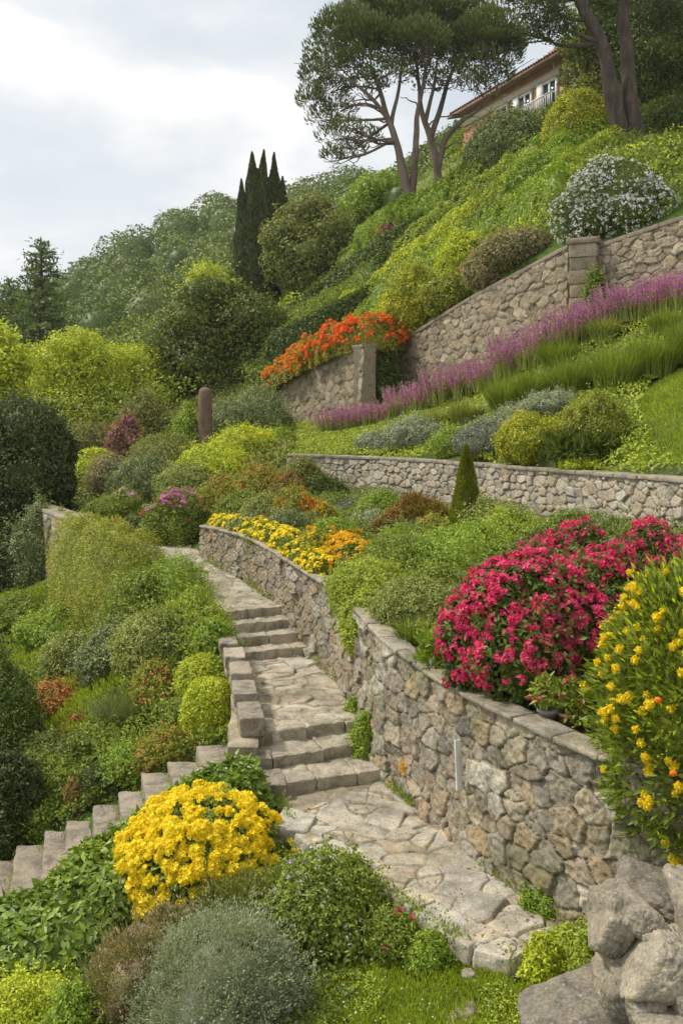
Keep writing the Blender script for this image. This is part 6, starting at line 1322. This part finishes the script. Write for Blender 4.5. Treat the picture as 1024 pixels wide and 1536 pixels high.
# weeds by the wall and path
S('bright green weed growing in the corner of the three lower steps', 'fresh', 548, 1076, 40, Y=9.95, leaf=.03, lump=.3, gaps=.4)
S('small tuft at the foot of the wall above the lower steps', 'fresh', 531, 1052, 22, Y=10.7, leaf=.03, lump=.3)
S('weeds along the wall foot at the right of the near path', 'fresh', 822, 1330, 74, Y=7.05, leaf=.03, lump=.3, gaps=.4)
S('smaller weed at the wall foot left of the others on the near path', 'fresh', 782, 1308, 34, Y=7.35, leaf=.03, lump=.3, gaps=.4)
S('leafy yellow green weeds where the path ends by the pillar', 'bright', 862, 1398, 90, Y=6.45, leaf=.03, lump=.3, gaps=.3)
S('taller yellow tipped weed at the end corner of the path', 'lime', 815, 1408, 50, Y=6.25, leaf=.03, lump=.3, gaps=.3)
S('weeds climbing beside the stone pillar', 'bright', 888, 1385, 50, Y=6.1, leaf=.03, lump=.3, gaps=.3)
S('tiny tuft at the wall foot below the white stake', 'sage', 652, 1205, 26, Y=8.65, leaf=.025, lump=.3, gaps=.4)
S('tiny tuft right of the lowest of the three steps', 'fresh', 590, 1152, 26, Y=9.5, leaf=.025, lump=.3, gaps=.4)
S('small weed growing on the parapet block nearest the steps', 'sage', 395, 1122, 22, Y=9.85, leaf=.02, lump=.3, gaps=.4)
def stake():
    g = G(); p = P(692, 1175, 8.02); rough_block(g, [(-.03, -.012), (.032, -.014), (.03, .012), (-.028, .012)], -.02, .40, 20, .006, .006, 9, 5, .5)
    m = plainmat('weathered_white_paint', [(.42, .40, .37), (.66, .65, .62), (.76, .75, .73)], 9, .8, .3, .005, .2, (1, 1, .3)); o = obj('marker_board', g.mesh('marker_board', True), m, None, (p[0]-.035, p[1]-.10, p[2])); o.rotation_euler = (-.10, .02, .5); tagp(o, 'narrow weathered white board propped upright against the retaining wall', 'board')
stake()
g = G(); rng_ = np.random.default_rng(3); pp = rng_.normal(size=(26, 3))*[.012, .01, .04]; floret(g, pp, unit(rng_.normal(size=(26, 3))+[-.5, -1, 0]), .016, rng_)
tagp(obj('wall_flower', g, M['yelor'], None, tuple(P(613, 1147, 9.03)-np.array([.07, .05, 0]))), 'tiny orange yellow flower growing out of the retaining wall', 'flower')
# --- terrace behind the fieldstone wall
for i, (px, top, base, w_) in enumerate([(500, 622, 655, 44), (534, 612, 650, 44), (568, 601, 643, 46), (602, 588, 633, 46), (636, 575, 623, 46), (670, 560, 612, 48), (704, 545, 602, 48), (738, 528, 590, 50), (772, 508, 575, 52), (806, 490, 560, 54), (838, 474, 545, 54), (868, 460, 528, 54), (900, 446, 512, 56), (932, 434, 498, 56), (964, 424, 490, 58), (996, 418, 482, 58), (1028, 410, 478, 60)]):
    spike_clump('purple_sage', 'clump of purple flower spikes in the long row below the tall upper walls', 'flowering plant', M['sage'], M['purp'], px, top-8+(i*7 % 5-2)*4, w_*1.5, base=base, n=80+(i*37 % 50), frac=.62, fr=.03, group='purple flower spikes along the tall upper walls')
for lab, mt, px, top, w_, base in [('fountain of dark green grass at the left end of the grass clumps', 'bladed', 760, 552, 92, 626), ('green grass clump second from the left beside the silvery mat', 'bladed', 806, 535, 90, 612), ('big green grass clump in the middle of the sloping lawn edge', 'bladed', 862, 518, 110, 604), ('large grass clump right of the middle one on the lawn edge', 'bladed', 922, 500, 116, 596), ('tall grass clump near the right edge above the lawn', 'bladed', 980, 480, 110, 574), ('grass clump cut by the right edge above the lawn', 'bladed', 1032, 468, 90, 552),
     ('soft green grass tuft in front of the purple spikes, upper right', 'sage', 905, 462, 76, 520), ('small blue green tuft left of the dark grass fountain', 'sage', 700, 590, 80, 642), ('low grassy tuft below the purple spikes near the centre', 'sage', 655, 606, 66, 645), ('grassy tuft at the lower left end of the purple spikes', 'sage', 560, 640, 60, 664), ('grass tuft behind the middle grass clumps', 'bladed', 835, 500, 80, 560), ('grass tuft under the purple spikes at the far right', 'bladed', 1000, 455, 80, 510)]:
    grass_clump('ornamental_grass', lab, 'grass clump', M[mt], px, top+(int(px)%3-1)*5, w_*1.0, base=base, n=1000, spread=1.15, bw=.02)
S('silvery white shrub in the terrace bed left of the centre', 'silver', 622, 628, 86, base=676, leaf=.045, lump=.22)
S('second silvery shrub low behind the fieldstone wall', 'silver', 566, 648, 60, base=680, leaf=.045, lump=.2)
S('mauve grey low shrub behind the fieldstone wall', 'mauvegrey', 728, 634, 86, base=686, leaf=.04, lump=.2)
S('silvery mat spreading below the grass clumps', 'silver', 832, 588, 96, base=628, leaf=.04, lump=.15)
S('silvery mat left of its neighbour, above the mauve shrub', 'silver', 778, 610, 76, base=650, leaf=.04, lump=.15)
S('low green shrub between the silvery and mauve shrubs', 'fresh', 676, 645, 60, base=684, leaf=.04, lump=.2)
S('golden yellow shrub behind the fieldstone wall', 'gold', 800, 622, 96, base=702, leaf=.045, lump=.25)
S('darker gold and green rounded shrub at the lawn edge', 'olive2', 892, 590, 92, base=676, leaf=.045, lump=.15)
S('leafy dark plant with long arching leaves before the gold shrub', 'deep', 878, 655, 96, Y=16.3, leaf=.16, asp=.25, lump=.25, grow=.5)
S('broad leaved plant at the edge of the lawn', 'mid', 918, 650, 60, Y=16.8, leaf=.11, asp=.3, lump=.25, fl=FL('yelor', 2, .06, 9, side=(.8, 0, .3)))
S('small yellow green mound on the fieldstone wall edge', 'lime', 866, 684, 50, Y=15.9, leaf=.04, lump=.2)
# --- around the tall upper walls
w3 = [(-2.75, 38.9, 1.45), (-1.7, 36.8, 1.85), (-.75, 34.9, 2.2)]
hedge('flower_row', 'bright orange flowers spilling along the left of the central stone wall', 'flowers', M['redgreen'], w3, [1.1, 1.3], [.75, .95], leaf=.1, lump=.3, fl=FL('or', 300, .10, 9, 80, patch=.25, fr=.055))
hedge('flower_row', 'orange red flowers spilling along the right of the central stone wall', 'flowers', M['redgreen'], [(-.65, 34.7, 2.25), (.3, 32.7, 2.55), (1.2, 32.3, 2.7), (2.0, 33.7, 2.85)], [1.3, 1.1], [1.0, .8], leaf=.1, lump=.3, fl=FL('orred', 360, .10, 9, 80, patch=.25, fr=.055))
S('dark round bush hanging over the corner of the central stone wall', 'deep', 572, 512, 62, Y=32.0, leaf=.09, lump=.15, drop=1.0, fl=FL('red', 14, .07, 7, patch=.5, side=(.3, 0, .6)))
S('white flowered mounded bush overhanging the wall at the upper right', 'deep', 922, 242, 176, Y=26.2, leaf=.07, lump=.14, drop=.35, dep=.8, name='flowering_bush', cat='flowering bush', fl=FL('white', 1700, .035, 4, 60, patch=.25, fr=.03, upb=0., zmin=-.8))
S('small plant growing out of the upper right wall', 'mid', 893, 412, 30, Y=24.4, leaf=.07, lump=.3)
S('reddish tuft growing at the foot of the tall rubble wall', 'rusty', 764, 490, 22, Y=28.2, leaf=.07, lump=.3)
hedge('clipped_hedge', 'clipped dark hedge at the lower left of the hillside behind the orange flowers', 'hedge', M['deep'], [gz(*P(a, 0, hit(a, b))[:2]) for a, b in ((384, 585), (412, 556), (455, 530), (515, 495), (560, 462))], [1.6, 1.5, 1.4], [1.7, 1.5, 1.3], leaf=.13, lump=.06)
hedge('clipped_hedge', 'second dark clipped hedge line higher up the hillside', 'hedge', M['deep'], [gz(*P(a, 0, hit(a, b))[:2]) for a, b in ((448, 486), (512, 446), (580, 402), (645, 358))], 1.6, 1.4, leaf=.15, lump=.1)
for lab, mt, pts_, w_, h_ in [('bright green row above the second dark hedge, under the pines', 'fresh', ((560, 380), (630, 345), (690, 312), (745, 275)), 2., 1.3),
     ('yellow green row in the middle of the hillside', 'lime', ((500, 490), (580, 440), (650, 392), (720, 340), (790, 290)), 1.4, .9),
     ('fresh green row running up towards the big grey green shrub', 'bright', ((600, 400), (680, 345), (750, 298), (815, 255)), 1.5, 1.),
     ('leafy row just below the golden bush on the ridge', 'fresh', ((760, 318), (830, 268), (890, 222)), 1.7, 1.2),
     ('lush row leading to the foot of the thick trunks', 'bright', ((740, 365), (810, 315), (870, 270), (925, 240)), 1.6, 1.),
     ('dark green row between the golden bush and the white flowered bush', 'mid', ((830, 318), (890, 272), (945, 250)), 1.2, .8),
     ('low green row directly above the wall left of the pier', 'fresh', ((610, 478), (680, 432), (740, 395)), 1.2, .8),
     ('shaded row beneath the pine trunks', 'deep', ((560, 425), (620, 385), (690, 340), (740, 308)), 1.2, 1.0)]:
    hedge('hillside_row', lab, 'hedge', M[mt], [gz(*P(a, 0, hit(a, b, 24))[:2]) for a, b in pts_], w_, h_, leaf=.11, lump=.35, group='loose planted rows climbing the hillside')
for k in range(4):
    a0 = (560-26*k, 480-31*k); a1 = (846-14*k, 318-33*k); q = [(a0[0]+(a1[0]-a0[0])*t, a0[1]+(a1[1]-a0[1])*t-6*math.sin(t*3)) for t in (0, .25, .5, .75, 1)]
    hedge('hillside_row', 'one of the narrow green rows lined up across the hillside above the tall wall', 'hedge', M[('fresh', 'mid', 'fresh', 'mid')[k]], [gz(*P(a, 0, hit(a, b, 24))[:2]) for a, b in q], .9, 1.35, leaf=.11, lump=.22, n=10000, group='narrow rows planted across the hillside')
for k in range(4):  # added deep green rows: the shade of the gaps put into leaf colour
    a0 = (550-26*k, 466-31*k); a1 = (842-14*k, 302-33*k); q = [(a0[0]+(a1[0]-a0[0])*t, a0[1]+(a1[1]-a0[1])*t-6*math.sin(t*3)) for t in (0, .25, .5, .75, 1)]
    hedge('hillside_row', 'one of the added dark low rows standing in for shade in the gaps between the narrow green rows across the hillside', 'hedge', M['deep'], [gz(*P(a, 0, hit(a, b, 24))[:2]) for a, b in q], .8, 1.0, leaf=.11, lump=.25, n=9000, group='dark rows added to darken the gaps across the hillside')
S('golden rounded bush on the hillside above the tall rubble wall', 'gold', 622, 405, 84, base=500, y0=24, leaf=.1, lump=.2)
S('yellow flowering mound right of the golden rounded bush', 'lime', 700, 352, 88, base=430, y0=24, leaf=.1, lump=.2)
S('mixed golden shrub touching the tall wall near its middle', 'olive2', 672, 412, 70, base=468, y0=24, leaf=.1, lump=.25)
S('pinkish tawny shrub above the wall near the pier', 'pinkgrey', 778, 348, 96, base=405, y0=24, leaf=.09, lump=.25)
S('smaller pinkish shrub left of the tawny one', 'pinkgrey', 735, 374, 70, base=425, y0=24, leaf=.09, lump=.25)
S('lime shrub low on the hillside by the orange red flowers', 'lime', 590, 446, 60, base=508, y0=24, leaf=.1, lump=.25)
S('light shrub on the hillside between the orange flowers and the golden bush', 'bright', 545, 468, 50, base=505, y0=24, leaf=.1, lump=.25)
S('large dark grey green shrub below the house', 'greygreen', 764, 172, 120, Y=42, leaf=.13, lump=.2, drop=.5)
S('dark companion of the large shrub below the house', 'deep', 790, 222, 80, Y=40, leaf=.13, lump=.25, drop=.4)
S('dense bush with golden top left of the thick trunks', 'gold', 866, 140, 100, Y=37.5, form='round', leaf=.11, lump=.12, drop=.4)
S('green shrub at the foot of the golden topped bush', 'fresh', 850, 205, 60, base=250, y0=30, form='round', leaf=.1, lump=.25)
S('shrub between the right pine and the large shrub below the house', 'mid', 722, 250, 70, Y=44, leaf=.12, lump=.3)
S('rose tinted shrub at the foot of the left pine', 'purpleleaf', 598, 335, 50, Y=45, leaf=.12, lump=.3)
S('green scrub behind the pine trunks on the crest', 'fresh', 640, 300, 80, Y=52, leaf=.15, lump=.3)
S('leafy scrub at the right edge above the white flowered bush', 'mid', 1010, 210, 90, Y=31, leaf=.1, lump=.25)
S('low scrub in front of the thick trunks', 'fresh', 985, 245, 60, Y=30, leaf=.09, lump=.25)
# ------------------------------------------------------------------ the air
def haze():
    m, nt = newmat('haze'); v = nt.nodes.new('ShaderNodeVolumePrincipled'); v.inputs['Color'].default_value = (.93, .95, .97, 1); v.inputs['Density'].default_value = HAZE; v.inputs['Anisotropy'].default_value = .3
    o = nt.nodes.new('ShaderNodeOutputMaterial'); nt.links.new(v.outputs[0], o.inputs['Volume'])
    g = G(); box(g, (-470, -40, -40), (470, 445, 80)); h = obj('haze', g, m); h['kind'] = 'stuff'
HAZE = .00032
haze()
